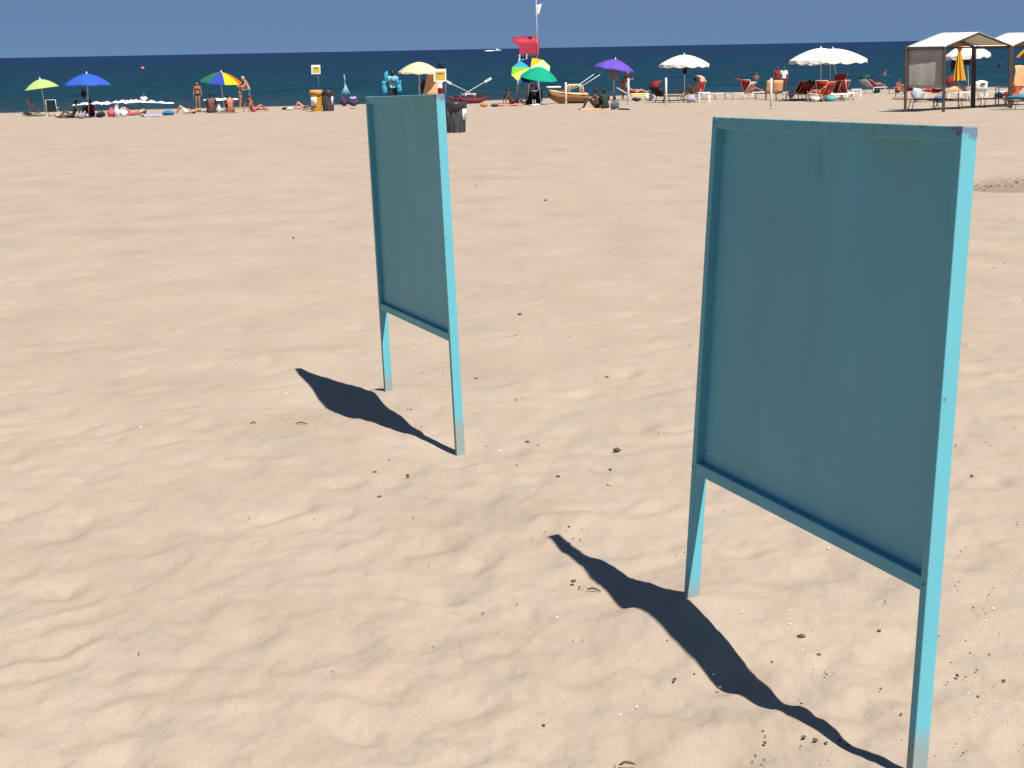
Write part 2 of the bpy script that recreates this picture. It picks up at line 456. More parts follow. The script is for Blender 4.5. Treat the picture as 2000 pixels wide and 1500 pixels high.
# ------------------------------------------------------------------ the two turquoise boards
def paint_material():
    m = bpy.data.materials.new('turquoise_paint'); m.use_nodes = True
    nt = m.node_tree; b = nt.nodes['Principled BSDF']; L = nt.links
    b.inputs['Roughness'].default_value = .55; b.inputs['Specular IOR Level'].default_value = .3
    tc = nt.nodes.new('ShaderNodeTexCoord')
    geo = nt.nodes.new('ShaderNodeNewGeometry')
    def noise(scale, detail, src=None, sv=None, rough=.5):
        n = nt.nodes.new('ShaderNodeTexNoise'); n.inputs['Scale'].default_value = scale; n.inputs['Detail'].default_value = detail
        n.inputs['Roughness'].default_value = rough
        mp = nt.nodes.new('ShaderNodeMapping'); mp.inputs['Scale'].default_value = sv or (1, 1, 1)
        L.new(tc.outputs['Object'], mp.inputs[0]); L.new(mp.outputs[0], n.inputs['Vector']); return n
    def ramp(src, stops):
        r = nt.nodes.new('ShaderNodeValToRGB')
        while len(r.color_ramp.elements) < len(stops): r.color_ramp.elements.new(.5)
        for e, (p, c) in zip(r.color_ramp.elements, stops): e.position = p; e.color = (*c, 1)
        L.new(src, r.inputs[0]); return r.outputs[0]
    def mix(a, b_, fac, mode='MIX'):
        x = nt.nodes.new('ShaderNodeMix'); x.data_type = 'RGBA'; x.blend_type = mode
        if isinstance(fac, float): x.inputs[0].default_value = fac
        else: L.new(fac, x.inputs[0])
        for s, i in ((a, 6), (b_, 7)):
            if isinstance(s, tuple): x.inputs[i].default_value = (*s, 1)
            else: L.new(s, x.inputs[i])
        return x.outputs[2]
    n1 = noise(3, 5, sv=(1, 1, .35))
    c = ramp(n1.outputs[0], [(.3, tuple(v * .93 for v in PAINT)), (.7, tuple(min(1, v * 1.05) for v in PAINT))])
    # greenish streaks under the top rail, brush marks
    n2 = noise(7, 4, sv=(1, 1, .12))
    c = mix(c, (.95, .96, .96), ramp(n2.outputs[0], [(.55, (0, 0, 0)), (.8, (.8, .8, .8))]), 'MULTIPLY')
    sep = nt.nodes.new('ShaderNodeSeparateXYZ'); L.new(tc.outputs['Object'], sep.inputs[0])
    # algae-green tint below the top rail
    gz = nt_math(nt, 'MAP', sep.outputs[2], 1.55, 1.86)
    gn = nt_math(nt, 'MULTIPLY', gz, ramp(noise(2.3, 3, sv=(1, 1, .4)).outputs[0], [(.42, (0, 0, 0)), (.62, (1, 1, 1))]))
    c = mix(c, (.12, .29, .24), nt_math(nt, 'MULTIPLY', gn, .4))
    # dark smear below the middle of the top rail
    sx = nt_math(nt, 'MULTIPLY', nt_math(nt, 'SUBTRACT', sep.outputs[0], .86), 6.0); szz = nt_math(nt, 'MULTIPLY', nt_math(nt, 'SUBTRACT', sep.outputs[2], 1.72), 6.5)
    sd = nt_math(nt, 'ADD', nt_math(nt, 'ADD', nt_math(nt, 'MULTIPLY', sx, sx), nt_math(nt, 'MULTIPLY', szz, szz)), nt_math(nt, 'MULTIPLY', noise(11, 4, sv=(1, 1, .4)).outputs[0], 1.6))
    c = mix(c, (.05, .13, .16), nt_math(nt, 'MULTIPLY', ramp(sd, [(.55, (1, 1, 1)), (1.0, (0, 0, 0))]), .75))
    # specks of dirt
    sp = noise(34, 2, rough=.6)
    pm = noise(1.6, 2)
    spk = nt_math(nt, 'MULTIPLY', ramp(sp.outputs[0], [(.71, (0, 0, 0)), (.75, (1, 1, 1))]), ramp(pm.outputs[0], [(.5, (0, 0, 0)), (.62, (1, 1, 1))]))
    c = mix(c, (.035, .09, .115), nt_math(nt, 'MULTIPLY', spk, .8))
    # chipped paint along the top, grey wood below
    top = nt_math(nt, 'MAP', sep.outputs[2], 1.79, 1.885)
    ch = noise(26, 4, rough=.7)
    cor = nt_math(nt, 'MULTIPLY', nt_math(nt, 'MULTIPLY', top, nt_math(nt, 'MAP', sep.outputs[0], 1.70, 1.83)), .22)
    chm = ramp(nt_math(nt, 'ADD', nt_math(nt, 'ADD', cor, nt_math(nt, 'MULTIPLY', top, .18)), nt_math(nt, 'MULTIPLY', ch.outputs[0], 1.0)), [(.70, (0, 0, 0)), (.74, (1, 1, 1))])
    c = mix(c, (.12, .18, .25), chm)
    # worn wood at the foot
    ft = nt_math(nt, 'MAP', sep.outputs[2], .20, .02)
    fm = ramp(nt_math(nt, 'ADD', ft, nt_math(nt, 'MULTIPLY', noise(14, 3, sv=(1, 1, .5)).outputs[0], .6)), [(.55, (0, 0, 0)), (1.0, (1, 1, 1))])
    c = mix(c, (.23, .25, .23), nt_math(nt, 'MULTIPLY', fm, .85))
    L.new(c, b.inputs['Base Color'])
    bp = nt.nodes.new('ShaderNodeBump'); bp.inputs['Strength'].default_value = .15; bp.inputs['Distance'].default_value = .004
    L.new(noise(40, 4, sv=(1, 1, .15)).outputs[0], bp.inputs['Height']); L.new(bp.outputs[0], b.inputs['Normal'])
    return m
PAINT = (.108, .372, .442)
M_paint = paint_material()
M_nail = mat('rusty_nail', (.06, .045, .04), .6)
BW, BP = 1.821, 1.318
LEGW, LEGD, RAIL = .040, .048, .042
def board(TR, yaw, lean, ip, label, seed):
    u = Vector((math.cos(yaw), math.sin(yaw), 0)); n = Vector((math.sin(yaw), -math.cos(yaw), 0))
    v = (Vector((0, 0, -1)) + lean * n).normalized()
    u2 = (u + ip * v).normalized(); v2 = (v - ip * u).normalized()
    back = (-v2).cross(u2).normalized()
    TR = Vector(TR)
    Ht = TR.z                                         # height of the top over z = 0
    org = TR + v2 * Ht - u2 * BW                      # foot of the far leg
    root = thing('notice_board', label, 'board')
    root.matrix_world = Matrix(((u2.x, back.x, -v2.x, org.x), (u2.y, back.y, -v2.y, org.y), (u2.z, back.z, -v2.z, org.z), (0, 0, 0, 1)))
    for x in (LEGW / 2, BW - LEGW / 2):
        MB().box((x, LEGD / 2, (Ht - .4) / 2), (LEGW, LEGD, Ht + .4)).build('leg', M_paint, root, bevel=.003)
    wi = BW - 2 * LEGW
    MB().box((BW / 2, LEGD / 2 - .001, Ht - RAIL / 2 - .001), (wi, LEGD - .004, RAIL)).build('top_rail', M_paint, root, bevel=.003)
    MB().box((BW / 2, LEGD / 2 - .001, Ht - BP + RAIL / 2), (wi, LEGD - .004, RAIL)).build('bottom_rail', M_paint, root, bevel=.003)
    MB().box((BW / 2, LEGD - .012, Ht - BP / 2), (wi, .012, BP - 2 * RAIL)).build('panel', M_paint, root)
    for k in range(3):                                # nail heads holding the panel
        z = Ht - .09 - k * (BP - .18) / 2
        for x in (LEGW + .018, BW - LEGW - .018): MB().box((x, LEGD - .019, z), (.005, .004, .005)).build('nail', M_nail, root)
    for x in (LEGW / 2, BW - LEGW / 2):
        for z in (Ht - .022, Ht - BP + .022): MB().box((x, -.001, z), (.006, .003, .006)).build('screw', M_nail, root)
    return root
board((1.25, 5.295, 1.867), -1.293, .071, -.014, 'turquoise wooden board with paint chipped off its top corner, next to the dug strip', 1)
board((-.372, 10.194, 1.869), -1.292, -.028, -.026, 'turquoise wooden board with a dark bin standing right behind its edge', 2)

# ================================================================== builders for beach things
M_white = mat('white_paint', (.68, .68, .66), .5, .4, noise=.03)
M_alu = mat('grey_metal', (.45, .46, .47), .4, .5, noise=.05)
M_dark = mat('dark_metal', (.05, .045, .045), .5, .4)
M_black = mat('black_cloth', (.018, .018, .022), .8, .2, noise=.2)
M_brown = mat('brown_wood', (.085, .05, .038), .7, .3, noise=.2, nscale=14)
M_brownfab = mat('brown_mesh_fabric', (.12, .075, .06), .8, .2, noise=.15)
M_redfab = mat('red_fabric', S(190, 62, 48, .9), .8, .2, .15)
M_dkred = mat('dark_red_fabric', S(150, 50, 45, .95), .8, .2, .1)
M_orange = mat('orange_towel', S(240, 120, 70, .8), .95, .1)
M_peach = mat('peach_towel', S(250, 190, 140, .8), .95, .1)
M_cream = mat('cream_canvas', (.70, .64, .53), .85, .2, .10, noise=.04)
M_canvas = mat('white_canvas', (.72, .70, .65), .85, .2, .2, noise=.04)
M_tan = mat('tan_canvas', (.34, .24, .13), .85, .2, .1)
M_greycurt = mat('grey_curtain', (.50, .46, .42), .9, .1, .3, noise=.08, nscale=3)
M_bluet = mat('blue_towel', S(60, 140, 190, .8), .95, .1)
M_navy = mat('navy_cloth', (.02, .025, .06), .8, .2)
M_purple = mat('purple_cloth', (.05, .03, .08), .8, .2)
M_lav = mat('lavender_towel', S(185, 180, 225, .75), .95, .1)
M_cyan = mat('pale_cyan_cloth', S(165, 235, 245, .8), .9, .1)
M_pink = mat('pink_cloth', S(235, 110, 125, .8), .9, .1)
M_paper = mat('paper', (.66, .64, .65), .8, .2, noise=.03)

def canopy_mesh(R, rise, n, i0, i1, valance, sag=.05, seed=0, rings=7, sub=5):
    """gores i0..i1 of an n-gore canopy; apex at z = 0"""
    rr = random.Random(seed); mb = MB(); vs = []; cols = (i1 - i0) * sub + 1
    for k in range(rings + 1):
        t = k / rings
        for j in range(cols):
            a = (i0 + j / sub) * 2 * math.pi / n; w = abs(math.sin(math.pi * (j % sub) / sub))
            r = R * t * (1 - sag * w * t * t)
            z = -rise * (t ** 1.75) - .03 * R * w * t * (1 - t) * 2
            vs.append((r * math.cos(a), r * math.sin(a), z))
    if valance:
        for j in range(cols):
            a = (i0 + j / sub) * 2 * math.pi / n; w = abs(math.sin(math.pi * ((j % sub) / sub) * 1.0))
            r = R * (1.012 - sag * w) + rr.uniform(-.02, .02) * R
            vs.append((r * math.cos(a), r * math.sin(a), -rise - valance * (.55 + .45 * w)))
    m = rings + (2 if valance else 1)
    fs = [(k * cols + j, k * cols + j + 1, (k + 1) * cols + j + 1, (k + 1) * cols + j) for k in range(m - 1) for j in range(cols - 1)]
    mb.add(vs, fs)
    return mb
def umbrella(label, base, apex, R, rise, fabric, n=8, valance=0, pole=None, group=None, seed=0, tiltaxis=None, spin=0, finial=True, name='beach_umbrella'):
    """base and apex are world points; the canopy's axis leans from base to apex unless tiltaxis (world vector) is given"""
    base = Vector(base); apex = Vector(apex)
    t = thing(name, label, 'umbrella', base, 0, group)
    pole = pole or M_white
    ap = apex - base
    ax = Vector(tiltaxis).normalized() if tiltaxis is not None else ap.normalized()
    Mq = (Vector((0, 0, 1)).rotation_difference(ax).to_matrix() @ Matrix.Rotation(spin, 3, 'Z')).to_4x4()
    hub = ap - ax * (rise * 1.05)
    MB().tube([(0, 0, -.25), hub * .98, hub, ap], .022, 10).build('pole', pole, t, True)
    fabs = fabric if isinstance(fabric, list) else [fabric]
    if len(fabs) == 1:
        o = canopy_mesh(R, rise, n, 0, n, valance, seed=seed).build('canopy', fabs[0], t, False, solid=.006)
        o.matrix_local = Matrix.Translation(ap) @ Mq
    else:
        for i in range(n):
            o = canopy_mesh(R, rise, n, i, i + 1, valance, seed=seed + i).build('canopy_panel', fabs[i % len(fabs)], t, False, solid=.006)
            o.matrix_local = Matrix.Translation(ap) @ Mq
    for i in range(n):
        a = 2 * math.pi * i / n
        mb = MB().tube([(0, 0, -.02)] + [(R * k * math.cos(a), R * k * math.sin(a), -rise * k ** 1.75 - .015) for k in (.25, .5, .75, .98)], .007, 5)
        o = mb.build('rib', M_alu, t); o.matrix_local = Matrix.Translation(ap) @ Mq
    if finial:
        o = MB().lathe([(0, -.01), (.05, 0), (.045, .03), (.018, .06), (.012, .1), (0, .12)], 10).build('finial', M_white, t, True)
        o.matrix_local = Matrix.Translation(ap) @ Mq
    return t

def cloth(name, label, cat, loc, w, l, m, rz=0, h=.05, seed=0, group=None, parent=None, wr=1.0):
    """rumpled towel lying on something"""
    n = 14; rr = np.random.default_rng(seed); vs = []
    ph = rr.random(4) * 6
    for i in range(n):
        for j in range(n):
            x = (i / (n - 1) - .5) * w; y = (j / (n - 1) - .5) * l
            z = .012 + h * (.5 + .5 * math.sin(x * 9 * wr + ph[0] + 2 * math.sin(y * 4 + ph[1]))) * (.5 + .5 * math.sin(y * 7 * wr + ph[2])) + rr.random() * .008
            vs.append((x + .03 * math.sin(y * 8 + ph[3]), y + .03 * math.sin(x * 7 + ph[1]), z))
    fs = [(i * n + j, (i + 1) * n + j, (i + 1) * n + j + 1, i * n + j + 1) for i in range(n - 1) for j in range(n - 1)]
    o = MB().add(vs, fs).build(name, m, parent, True, solid=.012)
    o.location = loc; o.rotation_euler = (0, 0, rz)
    if label: tag(o, label, cat, group)
    return o
def bag(label, loc, s, m, rz=0, seed=0, group=None, handle=True, name='beach_bag', cat='bag'):
    """slumped beach bag: lumpy sack body with two handles"""
    t = thing(name, label, cat, loc, rz, group)
    rr = np.random.default_rng(seed); mb = MB().ball((0, 0, s[2] * .48), (s[0] / 2, s[1] / 2, s[2] / 2), n=16, m=10)
    mb.v = [(x * (1 + .10 * math.sin(9 * z / s[2] + seed)), y, max(-.01, z + .1 * s[2] * math.sin(7 * x / s[0] + seed))) for x, y, z in mb.v]
    mb.build('bag_body', m, t, True)
    if handle:
        for k in (-1, 1):
            MB().tube([(s[0] * .25 * math.cos(q), k * s[1] * .12, s[2] * .86 + s[2] * .28 * math.sin(q)) for q in [math.pi * i / 8 for i in range(9)]], .012, 6).build('handle', m, t, True)
    return t

def sunbed(label, loc, facing, frame, fabric, back=35, shade=None, group=None, L=1.9, towel=None, W=.62, H=.34):
    """lounger; +Y is the foot end, origin under the sitter's hips"""
    t = thing('sunbed', label, 'sunbed', loc, math.radians(facing), group)
    y0, y1 = -.32, L - .32 - .72
    for sx in (-1, 1):
        MB().tube([(sx * W / 2, y0, H), (sx * W / 2, y1, H)], .02, 8).build('side_rail', frame, t, True)
    MB().tube([(-W / 2, y1, H), (W / 2, y1, H)], .02, 8).build('foot_rail', frame, t, True)
    vs = []
    n = 8
    for i in range(n + 1):
        for x in (-W / 2 + .02, 0, W / 2 - .02):
            vs.append((x, y0 + (y1 - y0) * i / n, H + .012 - (.03 if x == 0 else 0)))
    MB().add(vs, [(i * 3 + j, i * 3 + j + 1, (i + 1) * 3 + j + 1, (i + 1) * 3 + j) for i in range(n) for j in range(2)]).build('seat', fabric, t, True, solid=.012)
    a = math.radians(back); bl = .74
    top = Vector((0, y0 - bl * math.cos(a), H + bl * math.sin(a)))
    bk = MB(); vs = []
    for i in range(5):
        p = Vector((0, y0, H)).lerp(top, i / 4)
        for x in (-W / 2 + .02, 0, W / 2 - .02): vs.append((x, p.y - (.02 if x == 0 else 0), p.z - (.02 if x == 0 else 0)))
    b = bk.add(vs, [(i * 3 + j, i * 3 + j + 1, (i + 1) * 3 + j + 1, (i + 1) * 3 + j) for i in range(4) for j in range(2)]).build('backrest', fabric, t, True, solid=.012)
    MB().tube([(-W / 2, y0, H), (-W / 2, top.y, top.z), (W / 2, top.y, top.z), (W / 2, y0, H)], .018, 8).build('back_frame', frame, b, True)
    for yy, dy in ((y0 + .05, -.12), (y1 - .22, .10)):
        for sx in (-1, 1):
            MB().tube([(sx * (W / 2 - .01), yy, H), (sx * (W / 2 + .01), yy + dy, -.03)], .017, 8).build('leg', frame, t, True)
    if back > 8:
        MB().tube([(0, y0 - bl * .5 * math.cos(a), H + bl * .5 * math.sin(a)), (0, y0 - .1, H - .04)], .012, 6).build('prop', frame, b, True)
    if shade:
        vs = []
        for i in range(7):
            q = math.radians(-20 + 100 * i / 6 + 10)
            for x in (-W / 2, W / 2): vs.append((x, top.y + .05 + .42 * (1 - math.cos(q)) * 1.0, top.z + .30 * math.sin(q)))
        MB().add(vs, [(2 * i, 2 * i + 1, 2 * i + 3, 2 * i + 2) for i in range(6)]).build('sunshade', shade, t, True, solid=.014)
    if towel:
        vs = []
        for i in range(9):
            for j in range(5):
                y = y0 + .1 + (y1 - y0 - .25) * i / 8; x = (j / 4 - .5) * (W + .12)
                vs.append((x, y, H + .035 + .01 * math.sin(5 * y + x * 8) - (.14 if abs(x) > W / 2 else 0)))
        c = MB().add(vs, [(i * 5 + j, i * 5 + j + 1, (i + 1) * 5 + j + 1, (i + 1) * 5 + j) for i in range(8) for j in range(4)]).build('towel', towel, None, True, solid=.014)
        c.location = loc; c.rotation_euler = (0, 0, math.radians(facing))
        return t, c
    return t
def beach_chair(label, loc, facing, frame, fabric, group=None, s=1.0, back=60):
    """low folding chair; +Y is forward"""
    t = thing('beach_chair', label, 'chair', loc, math.radians(facing), group); t.scale = (s, s, s)
    W, H = .54, .27; a = math.radians(back)
    top = Vector((0, -.22 - .68 * math.cos(a), H + .68 * math.sin(a)))
    MB().add([(-W / 2, .25, H + .03), (W / 2, .25, H + .03), (W / 2, 0, H - .03), (-W / 2, 0, H - .03), (W / 2, -.22, H), (-W / 2, -.22, H)], [(0, 1, 2, 3), (3, 2, 4, 5)]).build('seat', fabric, t, True, solid=.014)
    MB().add([(-W / 2, -.22, H), (W / 2, -.22, H), (W / 2, top.y, top.z), (-W / 2, top.y, top.z)], [(0, 1, 2, 3)]).build('backrest', fabric, t, False, solid=.014)
    for sx in (-1, 1):
        MB().tube([(sx * W / 2, .3, -.03), (sx * W / 2, -.22, H), (sx * W / 2, top.y, top.z)], .014, 8).build('side_frame', frame, t, True)
        MB().tube([(sx * W / 2, -.42, -.03), (sx * W / 2, .25, H + .03)], .014, 8).build('leg', frame, t, True)
        MB().box((sx * (W / 2 + .02), -.02, H + .2), (.045, .42, .02)).build('armrest', frame, t, bevel=.004)
    MB().tube([(-W / 2, top.y, top.z), (W / 2, top.y, top.z)], .014, 8).build('top_rail', frame, t, True)
    return t

# ------------------------------------------------------------------ people
SKIN = {'tan': S(205, 140, 108, .62), 'pink': S(225, 165, 140, .68), 'brown': S(120, 78, 62, .7), 'dark': S(62, 44, 40, .7), 'red': S(205, 125, 100, .62)}
M_skin = {k: mat('skin_' + k, v, .55, .35, noise=.05, nscale=20) for k, v in SKIN.items()}
M_hair = {'dark': mat('hair_dark', (.012, .009, .008), .5, .3), 'brown': mat('hair_brown', (.06, .03, .018), .5, .3), 'grey': mat('hair_grey', (.30, .28, .26), .6, .3), 'fair': mat('hair_fair', (.30, .20, .10), .5, .3)}
M_eye = mat('eye_dark', (.02, .015, .012), .3, .5)
def P_(**k): return {a: Vector(b) for a, b in k.items()}
def sym(d):
    """expand joints given for the right side (+x) to both"""
    o = {}
    for k, v in d.items():
        if k in ('pelvis', 'waist', 'chest', 'neck', 'head', 'look'): o[k] = Vector(v)
        elif k.endswith('_l') or k.endswith('_r'): o[k] = Vector(v)
        else:
            o.setdefault(k + '_r', Vector(v)); o.setdefault(k + '_l', Vector((-v[0], v[1], v[2])))
    for k, v in d.items():
        if k.endswith('_l') or k.endswith('_r'): o[k] = Vector(v)
    return o
POSE = {
 'stand': dict(pelvis=(0, 0, .93), waist=(0, .01, 1.08), chest=(0, 0, 1.26), neck=(0, .0, 1.45), head=(0, .02, 1.60), look=(0, 1, -.05), sh=(.175, 0, 1.39), el=(.235, -.03, 1.11), wr=(.25, .06, .88), hip=(.09, 0, .91), kn=(.10, .03, .49), an=(.11, -.02, .08), to=(.13, .13, .03)),
 'walk': dict(pelvis=(0, 0, .92), waist=(0, .02, 1.08), chest=(0, .03, 1.26), neck=(0, .05, 1.44), head=(0, .09, 1.59), look=(0, 1, -.15), sh=(.175, .02, 1.38), el_r=(.24, -.12, 1.13), el_l=(-.24, .08, 1.12), wr_r=(.25, -.08, .89), wr_l=(-.22, .28, .98), hip=(.09, 0, .90), kn_r=(.10, .16, .50), kn_l=(-.09, -.02, .48), an_r=(.10, .18, .09), an_l=(-.09, -.28, .14), to_r=(.11, .33, .04), to_l=(-.09, -.15, .04)),
 'bend': dict(pelvis=(0, 0, .92), waist=(0, .04, 1.06), chest=(0, .12, 1.23), neck=(0, .20, 1.38), head=(0, .29, 1.50), look=(0, .9, -.45), sh=(.17, .16, 1.34), el=(.24, .26, 1.08), wr=(.14, .45, 1.12), hip=(.09, 0, .91), kn=(.10, .03, .49), an=(.11, -.03, .08), to=(.13, .12, .03)),
 'carry': dict(pelvis=(0, 0, .93), waist=(0, .01, 1.08), chest=(0, 0, 1.26), neck=(0, .0, 1.45), head=(0, .02, 1.60), look=(0, 1, -.1), sh=(.18, 0, 1.39), el=(.30, .02, 1.13), wr=(.27, .24, 1.26), hip=(.09, 0, .91), kn_r=(.10, .10, .50), kn_l=(-.10, .02, .49), an_r=(.11, .08, .08), an_l=(-.11, -.1, .08), to_r=(.13, .23, .03), to_l=(-.13, .05, .03)),
 'sit': dict(pelvis=(0, 0, .12), waist=(0, -.01, .27), chest=(0, .04, .45), neck=(0, .11, .63), head=(0, .16, .78), look=(0, 1, -.1), sh=(.18, .08, .58), el=(.24, .30, .42), wr=(.08, .50, .44), hip=(.10, .03, .12), kn=(.15, .43, .50), an=(.12, .60, .08), to=(.14, .74, .03)),
 'sitback': dict(pelvis=(0, 0, .12), waist=(0, -.06, .27), chest=(0, -.13, .45), neck=(0, -.18, .63), head=(0, -.17, .79), look=(0, 1, 0), sh=(.18, -.17, .59), el=(.27, -.32, .32), wr=(.28, -.36, .07), hip=(.10, .03, .12), kn_r=(.12, .40, .34), kn_l=(-.12, .46, .13), an_r=(.11, .70, .08), an_l=(-.11, .88, .08), to_r=(.12, .83, .04), to_l=(-.14, .92, .19)),
 'lounge': dict(pelvis=(0, 0, .46), waist=(0, -.13, .54), chest=(0, -.28, .67), neck=(0, -.40, .82), head=(0, -.46, .96), look=(0, 1, -.1), sh=(.18, -.37, .77), el=(.27, -.14, .58), wr=(.16, .08, .60), hip=(.10, .04, .46), kn=(.11, .43, .60), an=(.11, .80, .43), to=(.13, .86, .54)),
 'lieback': dict(pelvis=(0, 0, .11), waist=(0, -.16, .12), chest=(0, -.34, .15), neck=(0, -.52, .17), head=(0, -.67, .20), look=(0, .6, .8), sh=(.18, -.47, .15), el=(.28, -.22, .10), wr=(.26, .04, .07), hip=(.09, .04, .11), kn_r=(.12, .40, .42), kn_l=(-.11, .46, .12), an_r=(.12, .58, .08), an_l=(-.11, .88, .08), to_r=(.13, .72, .04), to_l=(-.13, .93, .19)),
 'chair': dict(pelvis=(0, 0, .42), waist=(0, -.03, .58), chest=(0, -.06, .76), neck=(0, -.06, .94), head=(0, -.02, 1.09), look=(0, 1, -.2), sh=(.18, -.06, .89), el=(.24, .05, .64), wr=(.10, .30, .62), hip=(.10, .04, .42), kn=(.13, .45, .46), an=(.12, .50, .08), to=(.13, .64, .03)),
}
VOX = .019
def remesh(mb, vox=VOX, smooth=4, name='body'):
    me = bpy.data.meshes.new(name); me.from_pydata(mb.v, [], mb.f)
    bm = bmesh.new(); bm.from_mesh(me); bmesh.ops.recalc_face_normals(bm, faces=bm.faces); bm.to_mesh(me); bm.free()
    o = bpy.data.objects.new('tmp', me); col.objects.link(o)
    r = o.modifiers.new('r', 'REMESH'); r.mode = 'VOXEL'; r.voxel_size = vox
    s = o.modifiers.new('s', 'SMOOTH'); s.iterations = smooth; s.factor = .5
    dg = bpy.context.evaluated_depsgraph_get()
    out = bpy.data.meshes.new_from_object(o.evaluated_get(dg))
    bpy.data.objects.remove(o); bpy.data.meshes.remove(me)
    out.polygons.foreach_set('use_smooth', [True] * len(out.polygons)); out.name = name
    return out
def person(label, loc, facing, pose, skin='tan', hair='dark', wear=(), height=1.72, longhair=False, hat=None, group=None, over=None, girth=1.0):
    J = sym({**POSE[pose], **(over or {})}); k = height / 1.72; g = girth
    t = thing('person', label, 'person', loc, math.radians(facing), group); t.scale = (k, k, k)
    b = MB(); c = b.capsule
    side = Vector((.06, 0, 0))
    c(J['hip_l'], J['hip_r'], .098 * g, .098 * g)
    c(J['pelvis'] - side, J['waist'] - side * .7, .095 * g, .082 * g); c(J['pelvis'] + side, J['waist'] + side * .7, .095 * g, .082 * g)
    c(J['waist'] - side * .7, J['chest'] - side, .082 * g, .098 * g); c(J['waist'] + side * .7, J['chest'] + side, .082 * g, .098 * g)
    c(J['chest'] - side, J['sh_l'].lerp(J['sh_r'], .2), .098 * g, .07); c(J['chest'] + side, J['sh_r'].lerp(J['sh_l'], .2), .098 * g, .07)
    c(J['sh_l'], J['sh_r'], .056, .056)
    c(J['chest'].lerp(J['neck'], .6), J['neck'], .07, .054); c(J['neck'], J['head'], .052, .055)
    for s in ('_l', '_r'):
        c(J['sh' + s], J['el' + s], .052 * g, .041); c(J['el' + s], J['wr' + s], .041, .027)
        c(J['hip' + s], J['kn' + s], .088 * g, .056); c(J['kn' + s], J['kn' + s].lerp(J['an' + s], .35), .054, .057); c(J['kn' + s].lerp(J['an' + s], .35), J['an' + s], .057, .036)
        c(J['an' + s], J['to' + s], .036, .028)
    look = J['look'].normalized(); upv = (J['head'] - J['neck']).normalized()
    if abs(upv.dot(look)) > .9: upv = Vector((0, 0, 1))
    rt = look.cross(upv).normalized(); upv = rt.cross(look).normalized()
    H = J['head']; MH = Matrix((rt, look, upv)).transposed()
    b.ball(H, (.074, .092, .112), MH, 14, 10)                    # skull
    b.ball(H + look * .03 - upv * .06, (.052, .062, .055), MH)   # jaw
    c(H + look * .088 + upv * .005, H + look * .106 - upv * .022, .012, .016)   # nose
    for s in (-1, 1): b.ball(H + rt * s * .077 - upv * .008, (.014, .022, .032), MH)
    body = remesh(b)
    # hands: palm and five separate bent fingers, added to the same surface
    hb = MB()
    for s in ('_l', '_r'):
        w = J['wr' + s]; d = (w - J['el' + s]).normalized()
        across = d.cross(Vector((1, 0, 0)) if abs(d.x) < .8 else Vector((0, 1, 0))).normalized(); pn = d.cross(across).normalized()
        palm = w + d * .055
        Mp = Matrix((across, d, pn)).transposed()
        hb.ball(palm, (.042, .056, .018), Mp)
        for i, ln in enumerate((.070, .080, .076, .060)):
            o = w + d * .095 + across * (.030 - .020 * i)
            hb.tube([o - d * .02, o + d * ln * .5 + pn * .006, o + d * ln * .95 + pn * .026], [.0095, .0085, .0065], 6)
        o = w + d * .035 + across * .036
        hb.tube([o - across * .01, o + across * .028 + d * .022, o + across * .036 + d * .052 + pn * .012], [.011, .010, .0075], 6)
    hm = hb.mesh('hands', True)
    bm = bmesh.new(); bm.from_mesh(body); bm.from_mesh(hm); me = bpy.data.meshes.new('body'); bm.to_mesh(me); bm.free()
    bpy.data.meshes.remove(body); bpy.data.meshes.remove(hm)
    me.polygons.foreach_set('use_smooth', [True] * len(me.polygons))
    link('body', me, M_skin[skin], t)
    for s in (-1, 1): MB().ball(H + look * .083 + rt * s * .030 + upv * .012, (.011, .008, .008), MH, 6, 4).build('eye', M_eye, t, True)
    # hair
    h = MB(); h.ball(H - look * .016 + upv * .018, (.084, .093, .112), MH, 14, 10)
    if longhair:
        h.capsule(H - look * .06, J['neck'] - look * .085 - upv * .04, .07, .06); h.capsule(H - look * .05 + upv * .02, J['neck'] - look * .10 - upv * .12, .05, .03)
    hme = remesh(h, .016, 2, 'hair')
    # cut the hair away over the face
    bm = bmesh.new(); bm.from_mesh(hme)
    bmesh.ops.delete(bm, geom=[v for v in bm.verts if (v.co - H).dot(look) > .028 and (v.co - H).dot(upv) < .07], context='VERTS'); bm.to_mesh(hme); bm.free()
    if hair: link('hair', hme, M_hair[hair], t)
    if hat:
        hh = MB().lathe([(0, .115), (.06, .105), (.088, .06), (.092, .03), (.15, .01), (.155, .0)], 18)
        o = hh.build('hat', hat, t, True, solid=.006); o.matrix_local = Matrix.Translation(H + upv * .03) @ MH.to_4x4()
